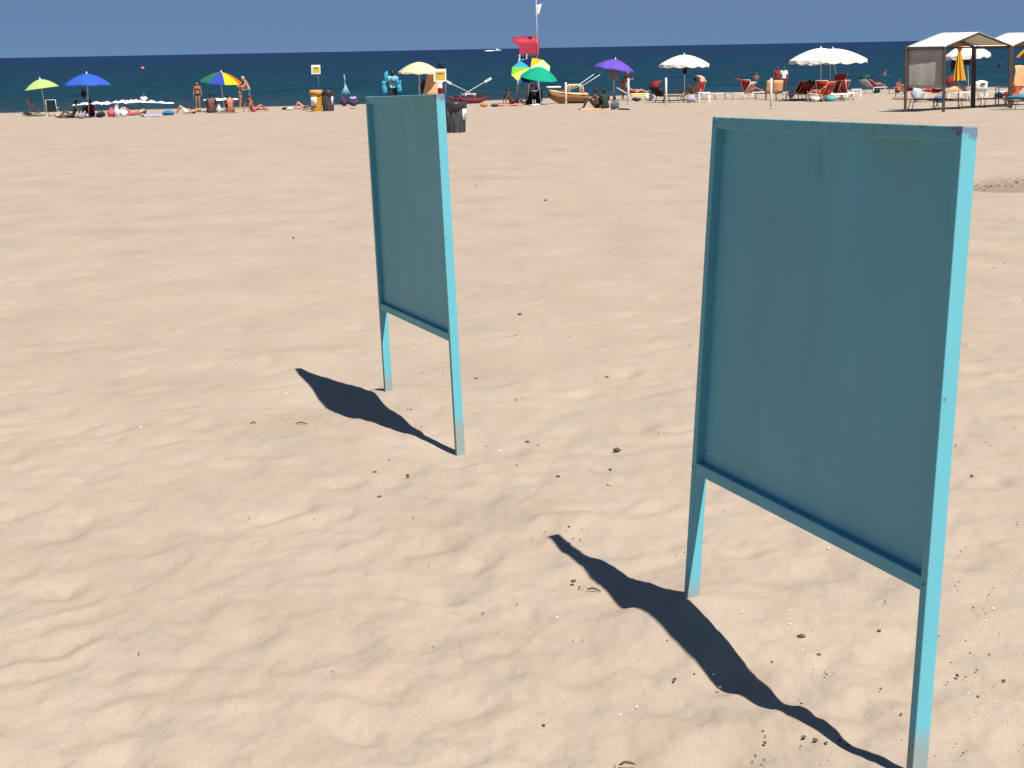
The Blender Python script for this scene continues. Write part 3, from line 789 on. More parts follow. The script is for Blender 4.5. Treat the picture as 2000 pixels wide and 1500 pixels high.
    # clothing follows the body
    for kind, m in wear:
        q = MB(); e = .012
        if kind in ('trunks', 'briefs', 'trousers', 'shorts'):
            q.capsule(J['hip_l'], J['hip_r'], .098 * g + e, .098 * g + e)
            if kind != 'briefs':
                f = {'trunks': .45, 'shorts': .6, 'trousers': .97}[kind]
                for s in ('_l', '_r'):
                    if kind == 'trousers':
                        q.capsule(J['hip' + s], J['kn' + s], .09 * g + e, .075); q.capsule(J['kn' + s], J['kn' + s].lerp(J['an' + s], .9), .075, .062)
                    else: q.capsule(J['hip' + s], J['hip' + s].lerp(J['kn' + s], f), .09 * g + e, .085)
        elif kind == 'bra':
            up = (J['neck'] - J['chest']).normalized(); fwd = Vector((0, 1, 0)); fwd = (fwd - up * fwd.dot(up)).normalized()
            q.capsule(J['chest'] - side, J['chest'] + side, .103 * g, .103 * g)
            for s in (-1, 1): q.ball(J['chest'] + fwd * .075 + Vector((s * .065, 0, 0)), .062)
        elif kind in ('shirt', 'dress', 'wrap', 'swimsuit'):
            for s in (-1, 1):
                q.capsule(J['pelvis'] + side * s, J['waist'] + side * s * .75, .095 * g + e, .085 * g + e); q.capsule(J['waist'] + side * s * .75, J['chest'] + side * s, .085 * g + e, .10 * g + e)
            if kind == 'shirt' or kind == 'dress':
                q.capsule(J['sh_l'], J['sh_r'], .066, .066)
                q.capsule(J['chest'] - side, J['sh_l'].lerp(J['sh_r'], .2), .108 * g, .075); q.capsule(J['chest'] + side, J['sh_r'].lerp(J['sh_l'], .2), .108 * g, .075)
                for s in ('_l', '_r'): q.capsule(J['sh' + s], J['sh' + s].lerp(J['el' + s], .6), .064, .058)
            if kind in ('dress', 'wrap'):
                for s in ('_l', '_r'): q.capsule(J['hip' + s], J['kn' + s], .11, .12)
            if kind == 'swimsuit': q.capsule(J['hip_l'], J['hip_r'], .098 * g + e, .098 * g + e)
        nm = {'trunks': 'swim_trunks', 'briefs': 'swim_briefs', 'bra': 'bikini_top', 'wrap': 'wrapped_towel'}.get(kind, kind)
        link(nm, remesh(q, .018, 3, nm), m, t)
    return t

# ================================================================== things on the beach, left to right
def ump(label, bx, by, tx, ty, R, rise, fabric, Y=None, **kw):
    b = G(bx, by); y = b.y if Y is None else Y
    return umbrella(label, b, A(tx, ty, y), R, rise, fabric, **kw)
def sz(px, p): return px * p.y / F
F_lime = mat('lime_umbrella_cloth', S(215, 246, 150, .78), .8, .2, .3, noise=.03)
F_blue = mat('blue_umbrella_cloth', S(55, 100, 205, .95), .8, .2, .2, noise=.05)
F_pyel = mat('pale_yellow_umbrella_cloth', S(252, 246, 205, .80), .8, .2, .3, noise=.03)
F_pur = mat('purple_umbrella_cloth', S(115, 85, 200, .95), .8, .2, .2, noise=.05)
F_teal = mat('teal_umbrella_cloth', S(20, 175, 140, .9), .8, .2, .2)
RB = [mat('rainbow_' + n, S(*c, .85), .8, .2, .2) for n, c in (('yellow', (245, 215, 40)), ('orange', (235, 120, 40)), ('red', (200, 45, 50)), ('maroon', (150, 60, 90)), ('green', (40, 130, 100)), ('teal', (30, 120, 130)), ('blue', (60, 80, 190)), ('navy', (35, 45, 110)))]

# -- group under the lime umbrella
ump('small lime green umbrella on a leaning white pole', 91, 226, 78, 155, .88, .46, F_lime, n=8, seed=1)
beach_chair('dark folding chair side-on under the lime umbrella', G(74, 227), -95, M_dark, mat('dark_brown_fabric', (.04, .025, .025), .8), back=68)
beach_chair('folding chair with dark green back and white frame beside the lime umbrella', G(104, 227), 0, M_white, mat('dark_green_fabric', (.012, .035, .035), .8), back=70, s=.9)
bag('black flat bag on the sand beside the dark folding chair', G(54, 225), (.5, .25, .16), M_black, .2, 3, handle=False)
# -- group under the blue umbrella
B0 = G(174, 229)
ump('wide blue umbrella with white pole and a black bag hanging under it', 174, 229, 169, 144, 1.12, .5, F_blue, n=8, valance=.06, seed=2)
hb = bag('black bag hanging from the blue umbrella', A(163.5, 190.5, B0.y - .05), (.24, .14, .34), M_black, 0, 4, name='hanging_bag')
MB().tube([(0, 0, .30), (.06, .03, .62)], .008, 5).build('strap', M_black, hb)
person('person in black lying back on elbows under the blue umbrella', G(143, 230), 100, 'sitback', 'brown', 'dark', (('swimsuit', M_black),), 1.6)
person('person in a dark red top sitting against the blue umbrella pole', G(181, 228), 60, 'sit', 'brown', 'dark', (('shirt', M_dkred), ('trunks', M_navy)), 1.62)
bag('grey rolled towel bag in front of the blue umbrella pole', G(159, 232), (.42, .3, .3), mat('grey_cloth', (.2, .2, .26), .9), .2, 5, handle=False)
bag('black rucksack beside the blue umbrella pole', G(197, 229.5), (.5, .3, .28), M_black, -.2, 6)
cloth('towel', 'dark towel spread on the sand under the blue umbrella', 'towel', G(150, 230), 1.6, 1.0, mat('dark_towel', (.05, .035, .045), .95), .1, .03, 7)
bag('white canvas shoe bag beside the blue umbrella group', G(117, 230), (.28, .2, .14), M_peach, 0, 2, handle=False)
bag('bright pink beach bag beside the blue umbrella', G(218, 229), (.42, .28, .40), M_pink, 0, 8)
bag('tall pinkish white bag beside the pink bag', G(229, 229), (.30, .22, .52), mat('pinkish_white', S(245, 225, 240, .8), .9), 0, 9)
bag('round white bag beside the tall pinkish white bag', G(241, 228.5), (.42, .30, .40), M_paper, 0, 10)
person('person in a red swimsuit lying on the sand behind the white bags', G(258, 226), 85, 'lieback', 'red', 'brown', (('swimsuit', M_pink),), 1.6)
bag('pale yellow bag next to the lavender towel', G(279, 225), (.44, .3, .26), mat('pale_yellow_cloth', S(240, 235, 180, .8), .9), 0, 12)
cloth('towel', 'lavender towel spread on the sand', 'towel', G(296, 227), .95, 1.6, M_lav, .3, .10, 13)
bag('light blue bundled towel on the sand', G(329, 225.5), (.60, .4, .26), M_bluet, 0, 14, handle=False, name='bundled_towel', cat='towel')
cloth('towel', 'brown strip of towel between the lavender and the light blue ones', 'towel', G(312, 224), .6, .8, mat('brown_towel', (.22, .12, .08), .95), .2, .04, 15)
# -- bathers left
w = G(281, 199, True); person('bather in a white shirt wading behind the breaking wave', w - Vector((0, 0, .95)), 200, 'carry', 'tan', 'dark', (('shirt', M_paper),), 1.55)
w = G(278.5, 134, True)
buoy = thing('buoy', 'small red and white buoy floating out at sea', 'buoy', w); buoy.scale = (.5, .5, .36)
MB().lathe([(0, -.5), (.9, -.4), (1.2, 0), (.8, .5), (.35, .9), (.2, 1.7), (0, 1.75)], 16).build('float', mat('red_plastic', S(215, 60, 70, .8), .4), buoy, True)
MB().lathe([(.81, .5), (.84, .52), (.58, .72), (.5, .75)], 16).build('band', M_white, buoy, True)
# -- rainbow umbrella group
person('woman in a dark bikini standing at the waterline', G(387, 212.5), 180, 'stand', 'tan', 'dark', (('bra', M_dkred), ('briefs', M_black)), 1.50, longhair=True)
person('person lying back with knees up beside a brown bag', G(366, 222), 85, 'lieback', 'pink', 'fair', (('trunks', M_white),), 1.55, over=dict(kn_l=(-.12, .38, .42), an_l=(-.12, .58, .08), to_l=(-.13, .72, .04)))
bag('dark brown bag behind the person with raised knees', G(377.5, 221.5), (.34, .26, .28), mat('dark_brown_leather', (.03, .012, .01), .6), 0, 16)
person('broad-backed tanned person sitting on the sand facing the sea', G(413, 220.5), 4, 'sit', 'brown', 'dark', (('trunks', M_navy),), 1.92, girth=1.25)
person('fair-skinned person sitting hunched beside the broad-backed one', G(450, 220), 12, 'sit', 'tan', 'dark', (('trunks', M_dkred),), 1.88, over=dict(head=(-.08, .2, .74)), girth=1.05)
bag('white bag between the two people sitting back to the boards', G(428, 219.5), (.18, .16, .36), M_white, 0, 17)
cloth('towel', 'olive towel under the fair-skinned sitting person', 'towel', G(441, 220.5), 1.1, 1.0, mat('olive_towel', (.14, .12, .07), .95), .1, .05, 18)
ump('rainbow umbrella with yellow, blue, green and maroon panels', 440, 218, 432, 141, 1.10, .5, [RB[i] for i in (1, 2, 1, 2, 3, 4, 6, 0)], n=8, seed=3,
    tiltaxis=(.10, -.10, 1), spin=-.45)
person('man in teal swim trunks standing and bending to the woman', G(488, 212.5), 95, 'bend', 'pink', 'grey', (('trunks', mat('teal_trunks', S(25, 120, 140, .8), .8)),), 1.86)
person('woman in a striped swimsuit standing by the man in teal trunks', G(470, 211.5), -100, 'bend', 'tan', 'dark', (('swimsuit', mat('striped_swimsuit', (.16, .12, .10), .8, noise=.6, nscale=30)),), 1.56, longhair=True)
person('sunburnt person sitting sideways leaning on one arm', G(494, 218.5), -55, 'sitback', 'red', 'brown', (('briefs', M_pink),), 1.72, girth=1.1)
bag('black shoes bundle beside a white towel near the bins', G(556, 214.5), (.30, .2, .14), M_black, 0, 19, handle=False, name='shoe_bundle', cat='shoes')
bag('white crumpled towel beside the black shoes', G(566, 215.5), (.36, .25, .16), M_white, 0, 20, handle=False, name='crumpled_towel', cat='towel')
person('person lying on the sand beside the yellow bin', G(596, 214.5), 90, 'lieback', 'pink', 'dark', (('swimsuit', M_navy),), 1.6)
# -- bins and signs
M_binY = mat('yellow_bin_plastic', S(205, 150, 55, .8), .5, .3, noise=.1)
M_binD = mat('dark_bin_plastic', (.045, .045, .055), .45, .4, noise=.2)
M_post = mat('dark_blue_post', (.012, .035, .085), .5, .4)
M_sign = mat('yellow_print', S(215, 190, 70, .85), .6)
M_ink = mat('dark_print', S(110, 100, 45, .8), .7)
def bin_(label, loc, r, h, m, liner, notice, seed, na=-100, name='litter_bin'):
    t = thing(name, label, 'bin', loc)
    MB().lathe([(0, -.05), (r * .86, -.05), (r * .88, 0), (r * .97, h * .70), (r, h * .86), (r * 1.05, h * .88), (r * 1.05, h * .99), (r * .96, h), (r * .93, h * .8), (r * .8, .08), (0, .06)], 28).build('drum', m, t, True)
    rr = random.Random(seed); vs = []
    n = 30
    for i, (k, z) in enumerate(((.90, h * .96), (1.0, h * 1.03), (1.09, h * 1.01), (1.10, h * .93), (1.07, h * (.80)))):
        for j in range(n):
            q = 2 * math.pi * j / n; w = 1 + (.03 * math.sin(5 * q + seed) + .02 * rr.uniform(-1, 1)) * (i > 0)
            vs.append((r * k * w * math.cos(q), r * k * w * math.sin(q), z + (0 if i < 4 else .06 * h * math.sin(3 * q + seed) + rr.uniform(-.02, .02))))
    MB().add(vs, [(i * n + j, i * n + (j + 1) % n, (i + 1) * n + (j + 1) % n, (i + 1) * n + j) for i in range(4) for j in range(n)]).build('bag_liner', liner, t, True, solid=.006)
    if m is M_binD:
        for j in range(10):
            q = 2 * math.pi * j / 10 + .2
            MB().tube([(r * .90 * math.cos(q), r * .90 * math.sin(q), 0.02), (r * 1.0 * math.cos(q), r * 1.0 * math.sin(q), h * .78)], .016, 6).build('rib', m, t, True)
    q0 = math.radians(na)
    w, z0, z1 = notice
    vs = []
    for i in range(7):
        q = q0 + (i / 6 - .5) * w / r
        for z in (z0, z1): vs.append((r * 1.05 * math.cos(q), r * 1.05 * math.sin(q), z * h))
    nn = MB().add(vs, [(2 * i, 2 * i + 2, 2 * i + 3, 2 * i + 1) for i in range(6)]).build('notice', M_paper, t, True, solid=.006)
    for k, zz in enumerate((.62, .5, .42)):
        vs = []; z = z0 + (z1 - z0) * zz
        for i in range(5):
            q = q0 + (i / 4 - .5) * w * .6 / r
            for dz in (-.02, .02): vs.append((r * 1.066 * math.cos(q), r * 1.066 * math.sin(q), (z + dz * .5) * h))
        MB().add(vs, [(2 * i, 2 * i + 2, 2 * i + 3, 2 * i + 1) for i in range(4)]).build('printed_line', mat('grey_print', (.35, .33, .42), .8), nn, True, solid=.004)
    return t
def sign(label, loc, H, s, dx=0):
    t = thing('beach_sign', label, 'sign', loc)
    MB().tube([(0, 0, -.3), (0, 0, H - .02)], .045, 10).build('post', M_post, t, True)
    p = MB().box((dx, -.065, H - s / 2), (s, .02, s)).build('plate', M_paper, t, bevel=.004)
    MB().box((dx + s * .03, -.079, H - s * .52), (s * .78, .006, s * .66)).build('printed_field', M_sign, p)
    MB().box((dx + s * .03, -.085, H - s * .36), (s * .5, .005, s * .07)).build('printed_line', M_ink, p)
    return t
g1 = G(618.5, 217.5)
bin_('yellow litter bin with a white notice under the far sign', g1, .31, 1.02, M_binY, mat('ochre_liner', S(225, 170, 95, .8), .5), (.30, .28, .70), 1, na=-110)
bin_('dark grey litter bin beside the yellow bin', G(641.5, 217), .29, 1.0, M_binD, mat('black_liner', (.03, .03, .035), .35, .5), (.10, .30, .72), 2, na=-40)
sign('small yellow and white sign on a dark pole behind the yellow bin', Vector((g1.x + .08, g1.y + .5, float(base_z(g1.x, g1.y + .5)))), 2.28, .45, -.09)
g2 = G(890, 259)
bin_('black litter bin with a bag liner and white notice beyond the narrow board', g2, .335, .94, M_binD, mat('black_liner', (.03, .03, .035), .35, .5), (.26, .42, .80), 3, na=-25)
gs = G(871, 259.5)
sign('yellow and white sign on a dark blue post beside the black bin with liner', gs + Vector((0, .42, 0)), 2.0, .40, -.16)
# -- folded cloth-draped pole with bags
gp = G(676, 207)
t = thing('folded_umbrella', 'folded pale blue umbrella stuck in the sand with bags round it', 'umbrella', gp)
MB().tube([(0, 0, -.2), (-.02, 0, 1.0), (-.06, 0, 1.75)], .018, 8).build('pole', M_alu, t, True)
f1 = MB()
for i in range(9):
    q = 2 * math.pi * i / 9
    f1.tube([(.0, 0, 1.18), (.09 * math.cos(q), .09 * math.sin(q), .9), ((.17 + .05 * (i % 3)) * math.cos(q), .17 * math.sin(q), .66 - .05 * (i % 2))], [.02, .05, .06], 6)
f1.build('furled_canopy', mat('pale_blue_cloth', S(135, 185, 215, .8), .85), t, True)
MB().tube([(-.06, 0, 1.75), (-.04, 0, 1.5), (-.01, 0, 1.28)], [.02, .045, .03], 8).build('tip_sleeve', mat('pale_blue_cloth', (0, 0, 0)), t, True)
bag('dark purple rucksack at the foot of the folded umbrella', gp + Vector((-.12, -.25, 0)), (.42, .3, .52), M_purple, .2, 22)
bag('navy bag with a lilac cloth over it by the folded umbrella', G(690, 207), (.62, .35, .40), M_purple, 0, 23)
bag('lilac cloth heaped on the navy bag', G(690, 207) + Vector((0, -.02, .33)), (.42, .3, .20), M_lav, 0, 24, handle=False, name='lilac_cloth', cat='cloth')
bag('small tan pouch on the sand in front of the purple rucksack', G(689, 212.5), (.26, .16, .07), M_tan, 0, 25, handle=False)
# -- vendor and draped person beyond the narrow board
gv = G(768, 213)
person('beach vendor in a pale cyan shirt carrying blue towels', gv, 190, 'carry', 'dark', 'dark', (('shirt', M_cyan), ('trousers', M_black)), 1.96)
for dx, dz, h, lab in ((-.40, .80, .62, 'blue towel hanging from the right arm of the vendor'), (.34, .86, .56, 'blue towel hanging from the left arm of the vendor')):
    vs = []
    for i in range(8):
        for s, w in ((-1, .12), (1, .12)): vs.append((s * w + .02 * math.sin(i), -.24 + .02 * math.sin(i * 1.7), dz + h * i / 7))
    o = MB().add(vs, [(2 * i, 2 * i + 1, 2 * i + 3, 2 * i + 2) for i in range(7)]).build('carried_towel', mat('bright_blue_towel', S(70, 180, 225, .8), .9), None, True, solid=.05)
    o.location = gv + Vector((dx, 0, 0)); tag(o, lab, 'towel')
bag('stack of pale blue folded towels held on the shoulder of the vendor', gv + Vector((.12, -.16, 1.36)), (.44, .22, .30), mat('sky_blue_towel', S(110, 190, 225, .8), .9), 0, 30, handle=False, name='towel_stack', cat='towel')
bag('blue towel roll held upright by the vendor', gv + Vector((-.30, -.1, 1.42)), (.22, .14, .50), mat('bright_blue_towel', (0, 0, 0)), 0, 31, handle=False, name='towel_roll', cat='towel')
ump('pale yellow umbrella beyond the narrow board', 819, 214, 819, 121, 1.05, .5, F_pyel, n=10, valance=.10, seed=5, finial=False)
gd = G(846, 213)
person('person standing with a peach towel draped from the shoulders', gd + Vector((.35, -.4, 0)), 0, 'stand', 'tan', 'dark', (('shirt', M_paper), ('trunks', M_dkred)), 1.90)
vs = []
for i in range(9):
    t_ = i / 8
    for j in range(9):
        x = (j / 8 - .5) * (.42 + .34 * t_); y = -.12 - .10 * math.cos((j / 8 - .5) * 2.6) - .02 * math.sin(j * 2.1 + t_ * 3)
        vs.append((x - .12 * t_, y, 1.86 - 1.18 * t_))
o = MB().add(vs, [(i * 9 + j, i * 9 + j + 1, (i + 1) * 9 + j + 1, (i + 1) * 9 + j) for i in range(8) for j in range(8)]).build('draped_towel', M_peach, None, True, solid=.02)
o.location = gd + Vector((.02, -.5, 0)); tag(o, 'peach towel draped over the person beside the pale yellow umbrella', 'towel')
bag('black bundle carried on the head of the person with the peach towel', A(862, 134, gd.y - .4), (.34, .3, .42), M_black, 0, 34, handle=False, name='head_bundle', cat='bundle')
bag('dark bag hanging beside the peach towel', gd + Vector((-.42, -.2, .78)), (.34, .2, .62), M_navy, 0, 33, name='hanging_bag')
# -- red rowing catamaran
def pattino(label, a, b_, m, top):
    a, b_ = Vector(a), Vector(b_); d = b_ - a; L = d.length
    t = thing('rowing_catamaran', label, 'boat', (a + b_) / 2, math.atan2(d.y, d.x))
    for s in (-1, 1):
        vs, n, k = [], 15, 8
        for i in range(n):
            u = i / (n - 1) * 2 - 1; w = .14 * max(.05, 1 - abs(u) ** 3.2); z0 = .30 + .18 * abs(u) ** 3
            for j in range(k):
                q = 2 * math.pi * j / k; vs.append((u * L / 2, s * .55 + w * math.cos(q), z0 - .14 + (.14 if math.sin(q) > 0 else .17 * max(.3, 1 - abs(u) ** 3)) * math.sin(q)))
        fs = [(i * k + j, (i + 1) * k + j, (i + 1) * k + (j + 1) % k, i * k + (j + 1) % k) for i in range(n - 1) for j in range(k)] + [tuple(range(k)), tuple(reversed(range((n - 1) * k, n * k)))]
        MB().add(vs, fs).build('pontoon', m, t, True)
    for x in (-.55, .55): MB().box((x, 0, .40), (.09, 1.2, .06)).build('cross_beam', m, t, bevel=.01)
    MB().box((0, 0, .52), (.75, .42, .05)).build('seat', top, t, bevel=.01)
    for x in (-.3, .3): MB().box((x, 0, .46), (.05, .4, .10)).build('seat_support', top, t)
    for s in (-1, 1):
        o = MB().tube([(-.1 * s, s * .5, .45), (s * .9, s * .72, .85), (s * 1.65, s * .85, 1.15)], .022, 7).build('oar', M_alu, t, True)
        MB().box((s * 1.85, s * .88, 1.24), (.5, .02, .14), rot('Y', -24 * s)).build('oar_blade', M_alu, o)
        MB().tube([(s * .62, s * .6, .38), (s * .62, s * .6, .82)], .02, 6).build('rowlock', m, t, True)
    return t
M_rboat = mat('dark_red_boat', (.10, .012, .02), .4, .4)
pa, pb = G(886, 203), G(944, 201.5)
pattino('dark red rowing catamaran drawn up at the waterline', pa, pb + Vector((0, .5, 0)), M_rboat, M_white)
# -- towels and sitter beside the tower
cloth('towel', 'coral towel spread on the sand beside the lifeguard tower', 'towel', G(992, 206.5), 1.5, 1.6, mat('coral_towel', S(245, 140, 125, .8), .95), .1, .08, 40)
bag('orange bundled cloth at the end of the coral towel', G(945, 209), (.42, .3, .18), M_orange, 0, 41, handle=False, name='bundled_cloth', cat='cloth')
bag('dark shoes with a white sock on the coral towel', G(966, 209), (.42, .24, .15), M_black, 0, 42, handle=False, name='shoe_bundle', cat='shoes')
person('dark-tanned person sitting on the coral towel in front of the tower', G(998, 203.5), -75, 'sitback', 'brown', 'dark', (('briefs', M_dkred),), 1.68)
# -- lifeguard tower
gt = G(1032, 203)
t = thing('lifeguard_tower', 'grey lifeguard tower with a pinkish red canvas hood', 'tower', gt)
M_hood = mat('pinkish_red_canvas', S(198, 66, 88, .85), .8, .2, .12, noise=.06, nscale=3)
zt = 2.55
for sx in (-1, 1):
    for sy in (-1, 1):
        MB().tube([(sx * .62, sy * .62, -.2), (sx * .46, sy * .46, zt)], .04, 8).build('leg', M_alu, t, True)
for z in (.7, 1.6):
    k = .62 - .16 * z / zt
    for sx in (-1, 1): MB().tube([(sx * k, -k, z), (sx * k, k, z)], .022, 6).build('brace', M_alu, t, True)
    for sy in (-1, 1): MB().tube([(-k, sy * k, z), (k, sy * k, z)], .022, 6).build('brace', M_alu, t, True)
MB().box((0, 0, zt + .03), (1.12, 1.1, .07)).build('platform', mat('platform_wood', (.10, .06, .05), .7), t, bevel=.01)
lo = MB().tube([(-.55, -.66, 0), (-.42, -.56, zt + .1)], .022, 6).tube([(-.15, -.66, 0), (-.05, -.56, zt + .1)], .022, 6).build('ladder', M_alu, t, True)
for i in range(8):
    z = .25 + i * .3; f_ = z / (zt + .1)
    MB().tube([(-.55 + .13 * f_, -.66 + .10 * f_, z), (-.15 + .10 * f_, -.66 + .10 * f_, z)], .018, 6).build('rung', M_alu, lo, True)
# hood: roof overhanging to the left, back and side cloths
X0, X1, XL, D, Z0, ZR, ZF = -.45, .62, -.78, .5, zt + .10, zt + .98, zt + 1.02
MB().add([(XL, -D, ZF - .24), (XL, D, ZF - .02), (X0, -D, ZR - .28), (X0, D, ZR + .05), (.35, -D, ZR - .28), (.35, D, ZR + .06), (.55, -D, ZR - .33), (.55, D, ZR - .03), (X1, -D, ZR - .42), (X1, D, ZR - .20), (X1, -D, Z0), (X1, D, Z0)],
         [(0, 1, 3, 2), (2, 3, 5, 4), (4, 5, 7, 6), (6, 7, 9, 8), (8, 9, 11, 10)]).build('hood_roof', M_hood, t, True, solid=.012)
for s in (-1, 1):
    MB().add([(X0 + .02, s * D, Z0), (X1, s * D, Z0), (X1, s * D, ZR - .31 + s * .11), (.55, s * D, ZR - .18 + s * .15), (.35, s * D, ZR - .12 + s * .165), (X0, s * D, ZR - .12 + s * .16), (XL, s * D, ZF - .14 + s * .11), (XL + .05, s * D, ZF - .33), (X0 + .01, s * D, ZR - .46)], [(0, 1, 2, 3, 4, 5, 6, 7, 8)]).build('hood_side', M_hood, t, False, solid=.012)
MB().box((.15, 0, zt + .45), (.5, .6, .06)).build('seat', M_white, t, bevel=.01)
fp = A(1046, -60, gt.y) - gt
MB().tube([(fp.x + .02, -.58, zt - .4), (fp.x + .01, -.58, zt + 2), (fp.x - .05, -.58, zt + 5.2)], .016, 8).build('flagpole', M_white, t, True)
f0, f1_ = A(1044.5, 33, gt.y) - gt, A(1054, 9, gt.y) - gt
vs = []
for i in range(7):
    for j in range(5):
        u = i / 6; v = j / 4
        vs.append((f0.x + .02 + u * (f1_.x - f0.x) * (.75 + .3 * v) + .06 * v, -.58 + .07 * math.sin(u * 7 + v * 2), f0.z + .08 * u + v * (f1_.z - f0.z - .05)))
MB().add(vs, [(i * 5 + j, i * 5 + j + 1, (i + 1) * 5 + j + 1, (i + 1) * 5 + j) for i in range(6) for j in range(4)]).build('flag', M_paper, t, True, solid=.006)
# -- umbrellas in front of the tower
MC = [mat('multi_' + n, S(*c, .85), .8, .2, .25) for n, c in (('yellow', (240, 240, 120)), ('green', (140, 225, 80)), ('cyan', (60, 190, 225)), ('navy', (20, 35, 95)), ('gold', (240, 200, 40)), ('pale', (210, 240, 180)), ('blue', (40, 90, 190)), ('sky', (90, 200, 240)))]
b1 = G(1028, 204.5)
umbrella('upturned multicoloured umbrella in front of the lifeguard tower', b1, A(1036, 133, b1.y - .5), 1.05, .16, [MC[i] for i in (5, 4, 3, 2, 1, 0, 6, 7, 0, 5)], n=10, seed=7, tiltaxis=(-.08, -.60, .78), finial=False, spin=.2)
umbrella('teal umbrella overlapping the multicoloured one', G(1057, 203.5) + Vector((0, -1.3, 0)), A(1055, 131, G(1057, 203.5).y - 1.3), 1.0, .58, F_teal, n=8, seed=8, tiltaxis=(.15, -.15, 1))
person('person in black sitting on a low chair under the teal umbrella', G(1041, 203) + Vector((0, -.2, 0)), 200, 'chair', 'brown', 'dark', (('shirt', M_black), ('trunks', M_black)), 1.65)
bag('large black bag under the teal umbrella', G(1053, 203.5), (.40, .35, .80), M_black, 0, 44)
bag('black bag in front of the person under the teal umbrella', G(1034, 204.5), (.36, .3, .34), M_black, 0, 45)
beach_chair('dark low chair holding the person under the teal umbrella', G(1041, 203) + Vector((0, -.1, 0)), 200, M_dark, M_black, back=72)
cloth('towel', 'white towel at the foot of the teal umbrella', 'towel', G(1043, 206), .55, .5, M_white, 0, .06, 46)
# -- cream rescue boat
gb0, gb1 = G(1076, 203), G(1142, 201)
dd = gb1 - gb0
t = thing('rescue_boat', 'cream rowing boat with an arched rail on the sand', 'boat', (gb0 + gb1) / 2, math.atan2(dd.y, dd.x) * .3)
Lb = dd.length
M_cboat = mat('cream_boat', S(255, 215, 160, .78), .4, .4); M_hullb = mat('shaded_hull', S(190, 140, 100, .7), .5, .3)  # hull brown is the boat's underside shade put into the colour
vs, n = [], 15
for i in range(n):
    u = i / (n - 1); w = .62 * (math.sin(math.pi * min(1, (u + .02) * .62)) ** .6 if u < .8 else (math.sin(math.pi * .5084) ** .6) * (1 - .15 * (u - .8) / .2)); zt_ = .46 + .24 * (1 - u) ** 2.2
    zb = .02 + .34 * max(0, 1 - u * 3.2) ** 1.6
    for y, z in ((-w, zt_), (-w * .82, (zt_ + zb) / 2), (-w * .35, zb), (w * .35, zb), (w * .82, (zt_ + zb) / 2), (w, zt_)): vs.append(((u - .5) * Lb, y, z))
MB().add(vs, [(i * 6 + j, i * 6 + j + 1, (i + 1) * 6 + j + 1, (i + 1) * 6 + j) for i in range(n - 1) for j in range(5)] + [tuple(range((n - 1) * 6, n * 6))]).build('hull', M_hullb, t, True, solid=.02)
vd = []
for i in range(n): a_ = vs[i * 6]; vd += [(a_[0], a_[1] * 1.04, a_[2] + .015), (a_[0], 0, a_[2] + .07), (a_[0], -a_[1] * 1.04, a_[2] + .015)]
MB().add(vd, [(i * 3 + j, i * 3 + j + 1, (i + 1) * 3 + j + 1, (i + 1) * 3 + j) for i in range(n - 1) for j in range(2)]).build('deck', M_cboat, t, True, solid=.04)
MB().tube([(.0, -.4, .50), (.02, -.4, .88), (.12, -.4, .97), (.62, -.4, .97), (.74, -.4, .88), (.78, -.4, .50)], .045, 8).build('arched_rail', M_cboat, t, True)
MB().tube([(.0, .4, .50), (.02, .4, .88), (.12, .4, .97), (.62, .4, .97), (.74, .4, .88), (.78, .4, .50)], .045, 8).build('arched_rail', M_cboat, t, True)
MB().box((-.28, 0, .60), (.45, .5, .20)).build('bench', M_dkred, t, bevel=.03)
for s in (-1, 1):
    o = MB().tube([(-.3, s * .4, .62), (.8, s * .7, 1.0), (1.6, s * .9, 1.5)], .022, 6).build('oar', M_alu, t, True)
MB().box((-.75, .1, .88), (.75, .5, .08)).build('white_board', M_white, t, bevel=.03)
# -- white posts
for bx, by, ty, lab in ((1105.5, 203, 161, 'white marker post standing in front of the cream rowing boat'), (1227.5, 204, 153, 'white marker post beside the purple umbrella'), (1301, 206, 152, 'white marker post in front of the dark sunbed'), (1506, 212.5, 153, 'white marker post standing before the cream sunbed backs')):
    g = G(bx, by); h = (A(bx, ty, g.y) - g).z
    t = thing('marker_post', lab, 'post', g)
    MB().lathe([(0, -.3), (.055, -.3), (.055, h - .03), (.045, h), (0, h + .004)], 14).build('shaft', M_white, t, True)
    MB().lathe([(.057, .0), (.062, .0), (.062, .08), (.057, .09)], 14).build('collar', mat('sandy_plastic', (.55, .5, .44), .7), t, True)
# -- two sitters on a peach towel
cloth('towel', 'peach and orange towel under the two seated people', 'towel', G(1170, 213.5), 1.9, 1.3, M_peach, .05, .03, 50)
person('tanned person sitting with knees drawn up on the peach towel', G(1166, 212.5), 80, 'sit', 'brown', 'dark', (('trunks', M_black),), 1.80, over=dict(neck=(0, .06, .65), head=(0, .08, .80)))
person('person in a dark shirt sitting with back turned on the peach towel', G(1182, 213), 10, 'sit', 'dark', 'dark', (('shirt', mat('dark_green_shirt', (.015, .03, .025), .8)), ('trunks', M_black)), 1.80)
bag('grey and navy bag beside the seated pair', G(1201, 214), (.44, .32, .42), mat('grey_navy_cloth', (.10, .11, .17), .8, noise=.5, nscale=6), 0, 51)
for i, px in enumerate((1212, 1219, 1226)):
    o = MB().ball((0, 0, .03), (.13, .07, .05), n=10, m=6).build('sandal', M_black, None, True)
    o.location = G(px, 214.5 + .3 * i); o.rotation_euler = (0, 0, .4 * i); tag(o, 'black sandal lying on the sand beside the grey and navy bag', 'sandal', 'sandals beside the seated pair')
